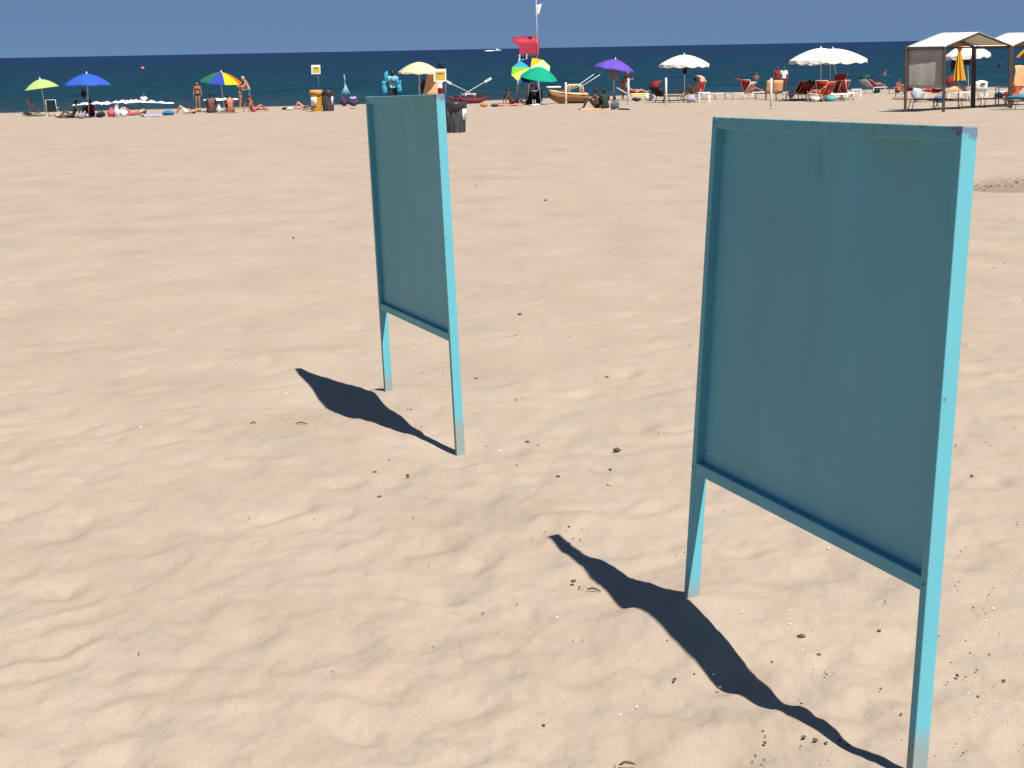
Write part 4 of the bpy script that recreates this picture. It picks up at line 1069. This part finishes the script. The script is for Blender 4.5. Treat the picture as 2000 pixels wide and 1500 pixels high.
# -- purple umbrella
gpu = G(1199, 196)
umbrella('tilted purple umbrella with a white-tipped edge', gpu, A(1202, 116, gpu.y), 1.12, .52, F_pur, n=8, valance=.07, seed=9, tiltaxis=(.16, .0, 1))
bag('black bag leaning on the purple umbrella pole', G(1200, 197), (.18, .15, .32), M_black, 0, 52)
person('person standing behind the purple umbrella pole holding a cloth', G(1217, 195), -90, 'bend', 'red', 'grey', (('shorts', M_orange),), 1.75)
o = cloth('towel', 'grey striped towel held up under the purple umbrella', 'towel', (0, 0, 0), .55, .62, mat('grey_stripe_towel', (.24, .22, .25), .9, noise=.3), 0, .05, 53)
o.location = A(1199, 146, gpu.y - .1); o.rotation_euler = (math.radians(85), 0, math.radians(8))
def bed(px, py, *a, **k): return sunbed(a[0], G(px, py), *a[1:], **k)
sb = dict(group=None)
r_ = bed(1238, 196, 'white sunbed with a yellow towel beside the purple umbrella', -85, M_white, mat('pale_fabric', (.6, .6, .62), .8), back=30, towel=mat('yellow_towel', S(245, 220, 120, .8), .9))
tag(r_[1], 'yellow towel on the white sunbed by the purple umbrella', 'towel')
person('person in dark red lying on the white sunbed beside the purple umbrella', G(1238, 196), -85, 'lounge', 'pink', 'brown', (('swimsuit', M_dkred),), 1.65)
bag('black bag under the white sunbed beside the purple umbrella', G(1243, 198), (.5, .3, .22), M_black, 0, 54, handle=False)
bag('white crumpled towel heaped between the sunbeds', G(1268, 197), (.5, .35, .40), M_white, 0, 55, handle=False, name='crumpled_towel', cat='towel')
# -- white umbrella with sunbeds
gw = G(1337, 196.5)
umbrella('large white umbrella standing alone among the sunbeds', gw, A(1336.5, 107, gw.y), 1.34, .50, M_canvas, n=12, valance=.20, seed=10)
bag('black bag hanging under the lone white umbrella', A(1338, 145, gw.y - .1), (.26, .2, .34), M_black, 0, 56, name='hanging_bag')
bed(1298, 200, 'brown sunbed with a red sunshade and black cloth in front of the lone white umbrella', -48, M_brown, M_black, back=42, shade=M_dkred)
bed(1322, 200.5, 'dark sunbed with raised black back under the lone white umbrella', 83, M_brown, M_black, back=32)
bag('black beach bag on the sunbed with a red sunshade', G(1288, 200) + Vector((0, 0, .36)), (.5, .4, .42), M_black, 0, 57)
bed(1356, 195, 'sunbed with an orange sunshade behind the small white table', 48, M_white, M_redfab, back=68, shade=mat('pale_orange_canvas', S(250, 205, 180, .8), .8, .2, .2))
person('person sitting up on the sunbed with the orange sunshade', G(1353, 196), 60, 'lounge', 'tan', 'dark', (('briefs', M_black),), 1.72, over=dict(chest=(0, -.12, .76), neck=(0, -.16, .94), head=(0, -.12, 1.08), waist=(0, -.05, .60), sh=(.18, -.15, .88)))
bed(1392, 194.5, 'white sunbed laid flat beside the lone white umbrella', -88, M_white, mat('pale_fabric', (0, 0, 0)), back=4)
bed(1372, 193.5, 'red sunbed behind the small white table', -95, M_brown, M_dkred, back=45)
def table(label, loc, w, h, rz=0):
    t = thing('side_table', label, 'table', loc, rz)
    MB().box((0, 0, h - .02), (w, w * .8, .045)).build('table_top', M_white, t, bevel=.012)
    for sx in (-1, 1):
        for sy in (-1, 1): MB().box((sx * (w / 2 - .04), sy * (w * .4 - .04), (h - .07) / 2), (.05, .05, h)).build('leg', M_white, t, bevel=.008)
    return t
table('small white plastic table beside the flat white sunbed', G(1375, 200), .64, .52)
bag('striped cloth bundle under the sunbeds by the small white table', G(1350, 200.5), (.55, .35, .36), mat('lilac_stripe', (.30, .28, .36), .9, noise=.5, nscale=8), 0, 58, handle=False)
# -- bathers in the sea, right
for px, py, lab, sk, hh, fc in ((1440.5, 157, 'dark-haired bather shoulder-deep in the sea', 'brown', 1.65, 200), (1477, 157, 'bather waist-deep with arms raised in the sea', 'tan', 1.65, 160)):
    w = G(px, py, True)
    person(lab, w - Vector((0, 0, 1.18 if px < 1450 else .95)), fc, 'carry', sk, 'dark', (('trunks', M_navy),), hh)
w = G(1738, 149, True); person('bather leaning back on a dark float in the sea', w - Vector((.3, 0, .30)), 250, 'sitback', 'tan', 'dark', (('trunks', M_navy),), 1.7)
o = MB().ball((0, 0, 0), (1.1, .4, .14), n=16, m=8).build('float', M_navy, None, True); o.location = w + Vector((-.5, 0, -.02)); tag(o, 'dark inflatable float under the leaning bather', 'float')
w = G(1955, 131, True)
o = MB().ball((0, 0, .05), (.35, .35, .5), n=14, m=8).build('float', M_navy, None, True); o.location = w; tag(o, 'small dark round float far out in the sea beyond the gazebos', 'float')
for px, py, lab, fc, tr in ((1518, 181.5, 'tanned person in black standing at the water behind the cream sunbed backs', 185, M_black), (1531, 182, 'person in a white top standing at the water behind the cream sunbed backs', 160, M_dkred)):
    w = G(px, py) if py > 181.9 else G(px, py)
    person(lab, w, fc, 'stand', 'brown', 'dark', (('shirt', M_paper if 'white' in lab else M_dkred), ('trunks', tr)), 1.66)
# -- sunbeds behind the near board
bed(1448, 194, 'sunbed with a pale orange towel on its raised back', 55, M_white, mat('pale_orange_fabric', S(245, 180, 150, .8), .9), back=52)
person('person in red reclining on the sunbed with the pale orange towel', G(1462, 192), -90, 'lounge', 'red', 'brown', (('swimsuit', M_redfab),), 1.6)
bed(1468, 192.5, 'red-backed sunbed facing the one with the pale orange towel', -45, M_white, M_redfab, back=70)
bed(1499, 195, 'cream sunbed with upright back between a red-backed one and the white post', 20, M_brown, M_peach, back=75)
bed(1514, 195, 'cream sunbed with upright back between the white post and the red row', 10, M_brown, M_peach, back=75)
gA, gB, gC = G(1603, 196.5), G(1621, 194), G(1645.5, 193)
umbrella('big white umbrella on an upright pole overlapped by its twin', gA, A(1603.5, 94, gA.y), 1.62, .60, M_canvas, n=12, valance=.20, seed=11)
umbrella('big white umbrella on a slanting pole overlapping its twin', gC, A(1627, 95, gC.y), 1.80, .62, M_canvas, n=12, valance=.20, seed=12, tiltaxis=(-.03, 0, 1))
MB().tube([(0, 0, -.2), (0, 0, (A(1621, 112, gB.y) - gB).z)], .022, 8).build('spare_pole', M_white, None, True).location = gB
tag(bpy.data.objects['spare_pole'], 'thin white pole between the two big white umbrella poles', 'pole')
reds = [(1549, 194, 42, 58, 'red sunbed with light frame next to the cream sunbeds'), (1563, 196, 48, 56, 'red sunbed with a lilac towel hanging from its side'), (1590, 196.5, -38, 50, 'dark red sunbed with brown legs under the big white umbrella'),
        (1604, 198.5, 42, 60, 'orange-red sunbed with a peach towel under the close pair of umbrellas'), (1612, 197.5, -30, 72, 'bright red upright sunbed under the close pair of umbrellas'), (1647, 195, -28, 66, 'red sunbed with a red sunshade at the end of the row')]
for i, (px, py, fc, bk, lab) in enumerate(reds):
    bed(px, py, lab, fc, (M_white, M_alu, M_brown, M_peach, M_white, M_white)[i], (M_dkred, M_redfab, M_dkred, M_redfab, M_redfab, M_redfab)[i], back=bk, shade=M_redfab if i == 5 else None)
for px, py, fc, bk, lab, fr in ((1556, 195.2, 44, 54, 'red sunbed with a white frame between two other red ones', M_white), (1574, 197.2, 46, 48, 'red sunbed with grey legs beside the lilac towel', M_alu), (1597, 196.2, -40, 62, 'dark red sunbed with its back to the orange-red one', M_brown), (1634, 195.2, 38, 64, 'red sunbed with white frame beside the hooded red one', M_white)):
    bed(px, py, lab, fc, fr, M_redfab, back=bk)
bed(1622, 198, 'white sunbed laid flat in front of the red sunbeds', -90, M_white, mat('pale_fabric', (0, 0, 0)), back=5)
bed(1640, 196, 'white sunbed with slightly raised back at the end of the red row', -95, M_white, mat('pale_fabric', (0, 0, 0)), back=12)
person('person in dark clothes lying on the dark red sunbed', G(1590, 196.5), -38, 'lounge', 'brown', 'dark', (('trunks', M_navy),), 1.7)
person('person sitting on the upright red sunbed with a raised red hood', G(1634, 195.2), 38, 'lounge', 'brown', 'dark', (('swimsuit', M_purple),), 1.68)
person('pink-skinned person lying on the orange-red sunbed', G(1604, 198.5), 42, 'lounge', 'pink', 'fair', (('swimsuit', M_orange),), 1.6)
bag('turquoise towel hanging under the flat white sunbed', G(1621, 198.3), (.6, .3, .30), mat('turquoise_towel', S(90, 190, 190, .7), .9), 0, 60, handle=False, name='hanging_towel', cat='towel')
bag('grey bag under the orange-red sunbed', G(1593, 199), (.5, .3, .30), mat('light_grey_cloth', (.45, .43, .42), .9), 0, 61)
bag('lilac towel hanging from the second red sunbed', G(1545, 196) + Vector((0, -.1, .12)), (.34, .24, .45), M_lav, 0, 62, handle=False, name='hanging_towel', cat='towel')
table('small white table at the end of the red sunbed row', G(1672, 189), .55, .42)
# -- green-shaded sunbed near the water
gg = G(1706, 182)
sunbed('pale sunbed with a dark green sunshade near the water', gg, -55, M_white, mat('lilac_fabric', S(200, 195, 225, .75), .9), back=38, shade=mat('dark_green_canvas', (.012, .06, .045), .8))
person('person in a red swimsuit lying under the dark green sunshade', gg, -55, 'lounge', 'red', 'brown', (('swimsuit', M_dkred),), 1.68)
bag('black bag under the sunbed with the dark green sunshade', gg + Vector((.1, -.35, 0)), (.5, .35, .30), M_black, 0, 63, handle=False)
g_ = G(1762, 183)
sunbed('sunbed with a pale orange towel over its back beside the grey curtain', g_, 40, M_brown, M_peach, back=70)
bed(1773, 190, 'dark red sunbed standing at the edge of the grey curtain', 20, M_brown, M_dkred, back=62)
person('person bending forward beside the pale orange towelled sunbed', G(1752, 181.5), -60, 'sit', 'red', 'brown', (('briefs', M_black),), 1.6)

# -- gazebos
M_beam = mat('gazebo_wood', (.055, .038, .034), .6, .3, noise=.25, nscale=12)
def gazebo(label, P1, P2, P3, curtain):
    P1, P2, P3 = [Vector(p) for p in (P1, P2, P3)]
    P4 = P1 + P3 - P2
    c = (P1 + P3) / 2; c.z = float(base_z(c.x, c.y))
    t = thing('gazebo', label, 'gazebo', c)
    He, Hr = 2.5, 3.02
    def Lc(p, z): return Vector((p.x - c.x, p.y - c.y, z))
    Q = [Lc(p, 0) for p in (P1, P2, P3, P4)]
    for q in Q: MB().box((q.x, q.y, He / 2 - .15), (.10, .10, He + .3)).build('post', M_beam, t, bevel=.008)
    up = lambda q, z: Vector((q.x, q.y, z))
    m14 = (Q[0] + Q[3]) / 2; m23 = (Q[1] + Q[2]) / 2
    for a_, b_ in ((0, 1), (1, 2), (2, 3), (3, 0)):
        if (a_, b_) in ((1, 2),): continue
        MB().tube([up(Q[a_], He - .05), up(Q[b_], He - .05)], .035, 6).build('beam', M_beam, t)
    MB().tube([up(m14, Hr - .05), up(m23, Hr - .05)], .04, 6).build('ridge_beam', M_beam, t)
    for e, m in ((Q[0], m14), (Q[3], m14), (Q[1], m23), (Q[2], m23)): MB().tube([up(e, He - .02), up(m, Hr - .03)], .04, 6).build('rafter', M_beam, t)
    def slope(a_, b_, ra, rb):
        vs = []
        for i in range(9):
            for j in range(9):
                u, v = i / 8, j / 8
                p = up(a_, He + .03).lerp(up(b_, He + .03), u).lerp(up(ra, Hr + .03).lerp(up(rb, Hr + .03), u), v)
                p.z -= .05 * math.sin(math.pi * u) * math.sin(math.pi * v); vs.append(p)
        MB().add(vs, [(i * 9 + j, (i + 1) * 9 + j, (i + 1) * 9 + j + 1, i * 9 + j + 1) for i in range(8) for j in range(8)]).build('roof_cloth', M_cream, t, True, solid=.01)
    slope(Q[0], Q[1], m14, m23); slope(Q[3], Q[2], m14, m23)
    # hanging valance cloth inside the roof
    MB().add([up(Q[3].lerp(Q[2], .5), He), up(Q[3], He), up(m14, Hr - .1), up(Q[0], He)], [(1, 2, 3)]).build('gable_cloth', M_tan, t, False, solid=.01)
    if curtain:
        vs = []
        for i in range(15):
            for j in range(13):
                u, v = i / 14, j / 12; p = Q[0].lerp(Q[1], u)
                d = (Q[1] - Q[0]).normalized(); nrm = Vector((d.y, -d.x, 0)) * -1
                off = .012 * math.sin(u * 15) * v + .02 * math.sin(v * 5 + u * 3) * math.sin(math.pi * u) + (.035 if abs(v - .26) < .05 else 0)
                vs.append(Vector((p.x, p.y, He - .03 - v * (1.50 + .03 * math.sin(u * 3)))) + nrm * (off + .085))
        MB().add(vs, [(i * 13 + j, (i + 1) * 13 + j, (i + 1) * 13 + j + 1, i * 13 + j + 1) for i in range(14) for j in range(12)]).build('curtain', M_greycurt, t, True, solid=.01)
    MB().ball(up(Q[1], He + .04) + Vector((0, -.02, 0)), .06).build('corner_cap', M_white, t, True)
    return t, c
P1, P2 = Vector((15.62, 75.8, 0)), Vector((16.87, 74.7, 0)); Bv = Vector((3.6, 4.1, 0)); P3 = P2 + Bv
gazebo('cream-roofed gazebo with a grey curtain on one side', P1, P2, P3, True)
sh = Bv * 1.03
gazebo('cream-roofed gazebo without a curtain, next in the row', P1 + sh, P2 + sh, P3 + sh, False)
# closed yellow umbrella
gy = G(1872, 209)
t = thing('closed_umbrella', 'closed yellow umbrella with an orange top inside the gazebo', 'umbrella', gy)
hy = (A(1872, 88, gy.y) - gy).z; lo_ = (A(1872, 158, gy.y) - gy).z
MB().tube([(0, 0, -.2), (0, 0, hy - .05)], .02, 8).build('pole', M_alu, t, True)
F_yel = mat('yellow_umbrella_cloth', S(240, 175, 60, .85), .8, .2, .1)
vs, n, rings = [], 48, 9
for k in range(rings + 1):
    v = k / rings
    for j in range(n):
        q = 2 * math.pi * j / n; fold = .5 + .5 * math.cos(8 * q)
        r = (.05 + .25 * v ** .9) * (.55 + .45 * fold); z = hy - .22 - (hy - .22 - lo_) * v + .07 * (1 - fold) * v
        vs.append((r * math.cos(q + .3 * v), r * math.sin(q + .3 * v), z))
MB().add(vs, [(k * n + j, k * n + (j + 1) % n, (k + 1) * n + (j + 1) % n, (k + 1) * n + j) for k in range(rings) for j in range(n)]).build('furled_canopy', F_yel, t, True)
MB().lathe([(0, hy + .04), (.09, hy), (.13, hy - .09), (.10, hy - .19), (.05, hy - .24)], 16).build('top_cap', mat('orange_cap', S(245, 110, 70, .85), .8), t, True)
# white umbrella behind the gazebo
gwh = G(1893, 196)
umbrella('white umbrella with black bags, seen through the gazebo', gwh, A(1889, 86, gwh.y), 1.12, .52, M_canvas, n=12, valance=.20, seed=14)
bag('tall black bag hanging under the white umbrella behind the gazebo', A(1863, 139, gwh.y - .3), (.34, .25, .62), M_black, 0, 64, name='hanging_bag')
bag('short black bag hanging under the white umbrella behind the gazebo', A(1889, 128, gwh.y - .3), (.36, .25, .30), M_black, 0, 65, name='hanging_bag')
# loungers in and behind the gazebo
gl = G(1795, 213); sunbed('empty brown lounger beside the curtained end of the gazebo', gl, -88, M_brown, M_brownfab, back=3, H=.40)
gl2 = G(1842, 213.5); sunbed('empty brown lounger inside the curtained gazebo', gl2, -92, M_brown, M_brownfab, back=3, H=.40)
bed(1818, 198.5, 'white lounger with red cushion behind the grey curtain', -88, M_white, M_white, back=5, H=.42)
bag('long red cushion on the white lounger behind the grey curtain', G(1822, 198.5) + Vector((0, 0, .42)), (.95, .4, .22), M_redfab, 0, 66, handle=False, name='cushion', cat='cushion')
bag('pale grey towels hanging behind the grey curtain', G(1790, 200), (.5, .3, .75), mat('pale_grey_cloth', (.34, .38, .42), .9), 0, 67, handle=False, name='hanging_towel', cat='towel')
bag('navy and blue bags under the white lounger', G(1836, 200.5), (.62, .35, .34), mat('blue_grey_cloth', (.07, .11, .2), .9), 0, 68)
bed(1862, 198, 'white lounger with a peach towel behind the closed yellow umbrella', -86, M_white, M_white, back=40, H=.42)
bag('dark red jacket over the white lounger back', G(1855, 197.5) + Vector((0, 0, .74)), (.42, .3, .50), M_dkred, 0, 69, handle=False, name='jacket', cat='jacket')
bag('peach towel heap on the white lounger behind the closed yellow umbrella', G(1862, 198) + Vector((0, 0, .42)), (.60, .4, .28), M_peach, 0, 70, handle=False, name='towel_heap', cat='towel')
bed(1886, 196.5, 'white lounger laid flat behind the gazebo post', -90, M_white, M_white, back=3, H=.42)
person('sunbather in a white suit lying on the white lounger behind the closed umbrella', G(1884, 194.5) + Vector((0, 0, .05)), -90, 'lounge', 'pink', 'fair', (('swimsuit', M_paper),), 1.6)
def plastic_chair(label, loc, rz, s=1.0):
    t = thing('plastic_chair', label, 'chair', loc, math.radians(rz)); t.scale = (s, s, s)
    MB().box((0, 0, .42), (.52, .5, .04)).build('seat', M_white, t, bevel=.015)
    b = MB().add([(x, -.24 - .06 * z - .05 * math.cos(x * 4), .44 + .42 * z - (.06 * z * (x / .26) ** 2)) for z in (0, .33, .66, 1) for x in (-.26, -.13, 0, .13, .26)], [(i * 5 + j, i * 5 + j + 1, (i + 1) * 5 + j + 1, (i + 1) * 5 + j) for i in range(3) for j in range(4)]).build('backrest', M_white, t, True, solid=.03)
    MB().box((.06, -.375, .72), (.2, .03, .06)).build('hand_hole', M_navy, b, bevel=.01)
    for sx in (-1, 1):
        for sy in (-1, 1): MB().box((sx * .23, sy * .21, .2), (.05, .05, .44)).build('leg', M_white, t, bevel=.008)
        MB().box((sx * .27, 0, .64), (.05, .48, .03)).build('armrest', M_white, t, bevel=.01)
    return t
plastic_chair('white plastic chair with a slot in its back beside the gazebo post', G(1911, 198), 4, 1.15)
bed(1938, 194, 'cream plastic lounger beside the white plastic chair', -88, M_white, M_cream, back=4, H=.36)
# right edge
bed(1951, 208.5, 'dark lounger with a lilac towel under the second gazebo', 92, M_brown, M_black, back=38)
bag('lilac patterned towel on the dark lounger under the second gazebo', G(1950, 208) + Vector((0, -.1, .36)), (.42, .3, .24), M_lav, 0, 71, handle=False, name='towel_heap', cat='towel')
gr = G(1996, 214)
sunbed('dark lounger covered by a blue towel at the second gazebo', gr, -88, M_brown, M_black, back=12)
bag('blue twisted towel on the dark lounger at the second gazebo', gr + Vector((-.05, -.15, .38)), (1.15, .45, .22), mat('steel_blue_towel', S(70, 135, 165, .8), .9), 0, 72, handle=False, name='twisted_towel', cat='towel')
person('person with a brown hat and an orange towel sitting at the second gazebo', G(1986, 209) + Vector((0, .2, .05)), 20, 'chair', 'tan', 'brown', (('dress', M_orange),), 1.75, hat=mat('brown_hat', (.16, .09, .08), .8), over=dict(neck=(0, -.04, .98), head=(0, 0, 1.14)))
table('white table beside the person with the brown hat', G(1962, 205), .75, .78)
o = cloth('towel', 'peach towel hanging behind the person with the brown hat', 'towel', (0, 0, 0), .45, .85, M_peach, 0, .05, 73)
o.location = A(1992, 150, gr.y + .6); o.rotation_euler = (math.radians(86), 0, .1)
umbrella('yellow umbrella partly beyond the second gazebo', G(2012, 204), A(2012, 92, G(2012, 204).y), .62, .42, F_yel, n=8, seed=15)
# -- distant motorboat with wake
gm = Vector((A(972, 97, 2600).x, 2600, SEA))
t = thing('motorboat', 'tiny white motorboat on the horizon with its wake', 'boat', gm, 0)
MB().add([(-5, -1.4, .2), (-5, 1.4, .2), (3, 1.4, .2), (3, -1.4, .2), (6, 0, 1.6), (-5, -1.7, 1.4), (-5, 1.7, 1.4), (3, 1.7, 1.5), (3, -1.7, 1.5)], [(0, 1, 2, 3), (0, 3, 8, 5), (1, 6, 7, 2), (3, 4, 8), (2, 7, 4), (3, 2, 4), (5, 8, 7, 6), (8, 4, 7), (0, 5, 6, 1)]).build('hull', M_white, t)
MB().box((-.5, 0, 2.1), (3.6, 2.2, 1.3), taper=.8).build('cabin', M_white, t, bevel=.1)
wk = MB().ball((-11, 0, .2), (7, 2.5, .9), n=14, m=6).build('wake', M_foam, t, True)

# ================================================================== shells, pebbles and scraps on the sand
M_peb = mat('dark_pebble', (.085, .062, .048), .8, .2, noise=.4, nscale=60)
M_scrap = mat('brown_scrap', (.10, .07, .05), .9, .1, noise=.4, nscale=60)
M_shell = mat('white_shell', (.8, .77, .7), .5, .3, noise=.1, nscale=60)
def lump(c, s, rr, flat=.55):
    mb = MB().ball((0, 0, 0), (s, s * rr.uniform(.5, .9), s * flat), n=8, m=5)
    M = rot('Z', rr.uniform(0, 360)); ph = rr.uniform(0, 6)
    mb.v = [tuple(M @ Vector((x * (1 + .25 * math.sin(5 * y / s + ph)), y, z * (1 + .3 * math.sin(4 * x / s + ph)))) + Vector(c)) for x, y, z in mb.v]
    return mb
def put(px, py):
    g = G(px, py)
    for i in range(3):                                  # settle on the uneven sand under that pixel
        z = on_sand(g.x, g.y); d = ray(px, py); d = d / d[1]; t_ = (z - CAMH) / d[2]; g = Vector((d[0] * t_, t_, z))
    g.z = on_sand(g.x, g.y); return g
rr = random.Random(8)
for px, py, w in ((1565, 1244, 15), (1599, 1280, 11), (1090, 931, 9), (741, 971, 9), (796, 930, 11), (732, 923, 8), (1192, 918, 8), (1870, 1321, 12), (1570, 1441, 12), (1592, 1446, 12), (1613, 1452, 10), (1640, 1448, 11),
                  (1655, 1457, 12), (1405, 1344, 10), (1494, 1451, 9), (1120, 1136, 11), (1132, 1148, 8), (1062, 1417, 8), (930, 363, 5), (1066, 392, 7), (573, 465, 6), (1205, 880, 14), (1030, 864, 9), (1015, 615, 9), (930, 740, 8), (1185, 738, 9), (760, 900, 7), (1910, 1362, 10), (1960, 1330, 9), (1898, 930, 8), (1720, 1346, 7), (1760, 1395, 7)):
    g = put(px, py); s = w * .5 * g.y / F * 1.05
    o = lump((0, 0, 0), s, rr).build('pebble', M_peb, None, True); o.location = g + Vector((0, 0, s * .22))
    tag(o, 'small dark pebble lying on the bare sand', 'pebble', 'dark pebbles scattered on the sand')
for px, py, w in ((975, 882, 6), (1618, 1072, 8), (1543, 1221, 6), (1542, 1195, 5), (1567, 1272, 5), (1088, 1208, 5), (1212, 1397, 5), (1244, 1382, 5), (1450, 1196, 5), (558, 770, 6), (275, 835, 6), (865, 762, 7), (1940, 1190, 6), (1925, 1215, 6)):
    g = put(px, py); s = w * .38 * g.y / F
    o = MB().lathe([(0, .35 * s), (.5 * s, .30 * s), (.85 * s, .14 * s), (s, 0)], 9).build('shell', M_shell, None, True, solid=.002); o.location = g; o.rotation_euler = (rr.uniform(-.4, .4), rr.uniform(-.4, .4), rr.uniform(0, 6)); o.location.z += .004
    tag(o, 'tiny white shell lying open side down on the sand', 'shell', 'white shells on the sand')
for px, py, w, m, lab, nm, ct in ((1717, 1233, 11, mat('red_brown_shard', S(130, 45, 35, .8), .6), 'red brown shard lying between the legs of the chipped board', 'shard', 'shard'), (1191, 948, 16, mat('orange_shell', S(250, 185, 150, .8), .5), 'pale orange shell lying on the sand between the boards', 'shell', 'shell'),
                              (848, 1258, 8, mat('green_plastic_chip', S(140, 250, 170, .8), .4), 'bright green plastic chip on the open sand', 'plastic_chip', 'litter')):
    g = put(px, py); s = w * .5 * g.y / F
    o = lump((0, 0, 0), s, rr, .4).build(nm, m, None, False); o.location = g + Vector((0, 0, s * .2)); tag(o, lab, ct)
for px, py, w, a, lab in ((1318, 1332, 20, 1.2, 'short dark twig beside the shadow of the chipped board'), (590, 829, 26, -.3, 'thin twig near the shadow of the other board'), (495, 828, 12, .5, 'tiny dark twig on the open sand'), (1225, 1496, 34, .15, 'curved dark stem half buried at the sand edge'), (1160, 1155, 30, -.5, 'dry stalk trailing from a pair of pebbles')):
    g = put(px, py); l = w * .5 * g.y / F
    o = MB().tube([(-l, 0, .004), (-l * .3, l * .12, .012), (l * .4, -l * .06, .010), (l, l * .1, .003)], [.0025, .004, .004, .002], 6).build('twig', M_scrap, None, True)
    o.location = g; o.rotation_euler = (0, 0, a); tag(o, lab, 'twig')
def scatter(name, label, m, n, seed, dens, smin, smax, flat=.5):
    rr = random.Random(seed); mb = MB(); k = 0
    while k < n:
        px, py = rr.uniform(-60, 2060), rr.uniform(330, 1500)
        if rr.random() > dens(px, py): continue
        g = put(px, py); c = rr.choice((1, 1, 1, 2, 4))
        for q in range(c):
            s = rr.uniform(smin, smax) * (g.y / 9) ** .55; p = g + Vector((rr.gauss(0, .05), rr.gauss(0, .06), 0)) if q else g
            p.z = g.z + s * .15 if not q else on_sand(p.x, p.y) + s * .15
            b = lump(p, s, rr, flat); mb.add(b.v, b.f); k += 1
    o = mb.build(name, m, None, True); o['kind'] = 'stuff'; o['label'] = label
    return o
def dens(px, py):
    d = .10 + .5 * math.exp(-((px - 1000) / 260) ** 2 - ((py - 800) / 230) ** 2) + .55 * (px > 1820) + .5 * math.exp(-((px - 1550) / 300) ** 2 - ((py - 1400) / 130) ** 2)
    return d * (.25 if px < 600 else 1)
scatter('sand_scraps', 'dark specks of shell and weed scattered over the sand', M_scrap, 230, 4, dens, .0025, .0065)
scatter('shell_fragments', 'tiny pale shell fragments scattered over the sand', M_shell, 80, 6, dens, .002, .0045)
# small dark lumps in a line along the dug strip
mb = MB(); rr = random.Random(3)
for i in range(260):
    x = DITCH.x + rr.uniform(-.9, 4.5); y = DITCH.y + 1.15 + rr.gauss(0, .10) + .12 * math.sin(x * 3)
    if i % 4 == 0: y = DITCH.y + rr.uniform(-1, .6)
    b = lump((x, y, on_sand(x, y) + .01), rr.uniform(.008, .022), rr, .35); mb.add(b.v, b.f)
o = mb.build('dark_bits', M_scrap, None, True); o['kind'] = 'stuff'; o['label'] = 'line of small dark bits along the dug strip of sand'
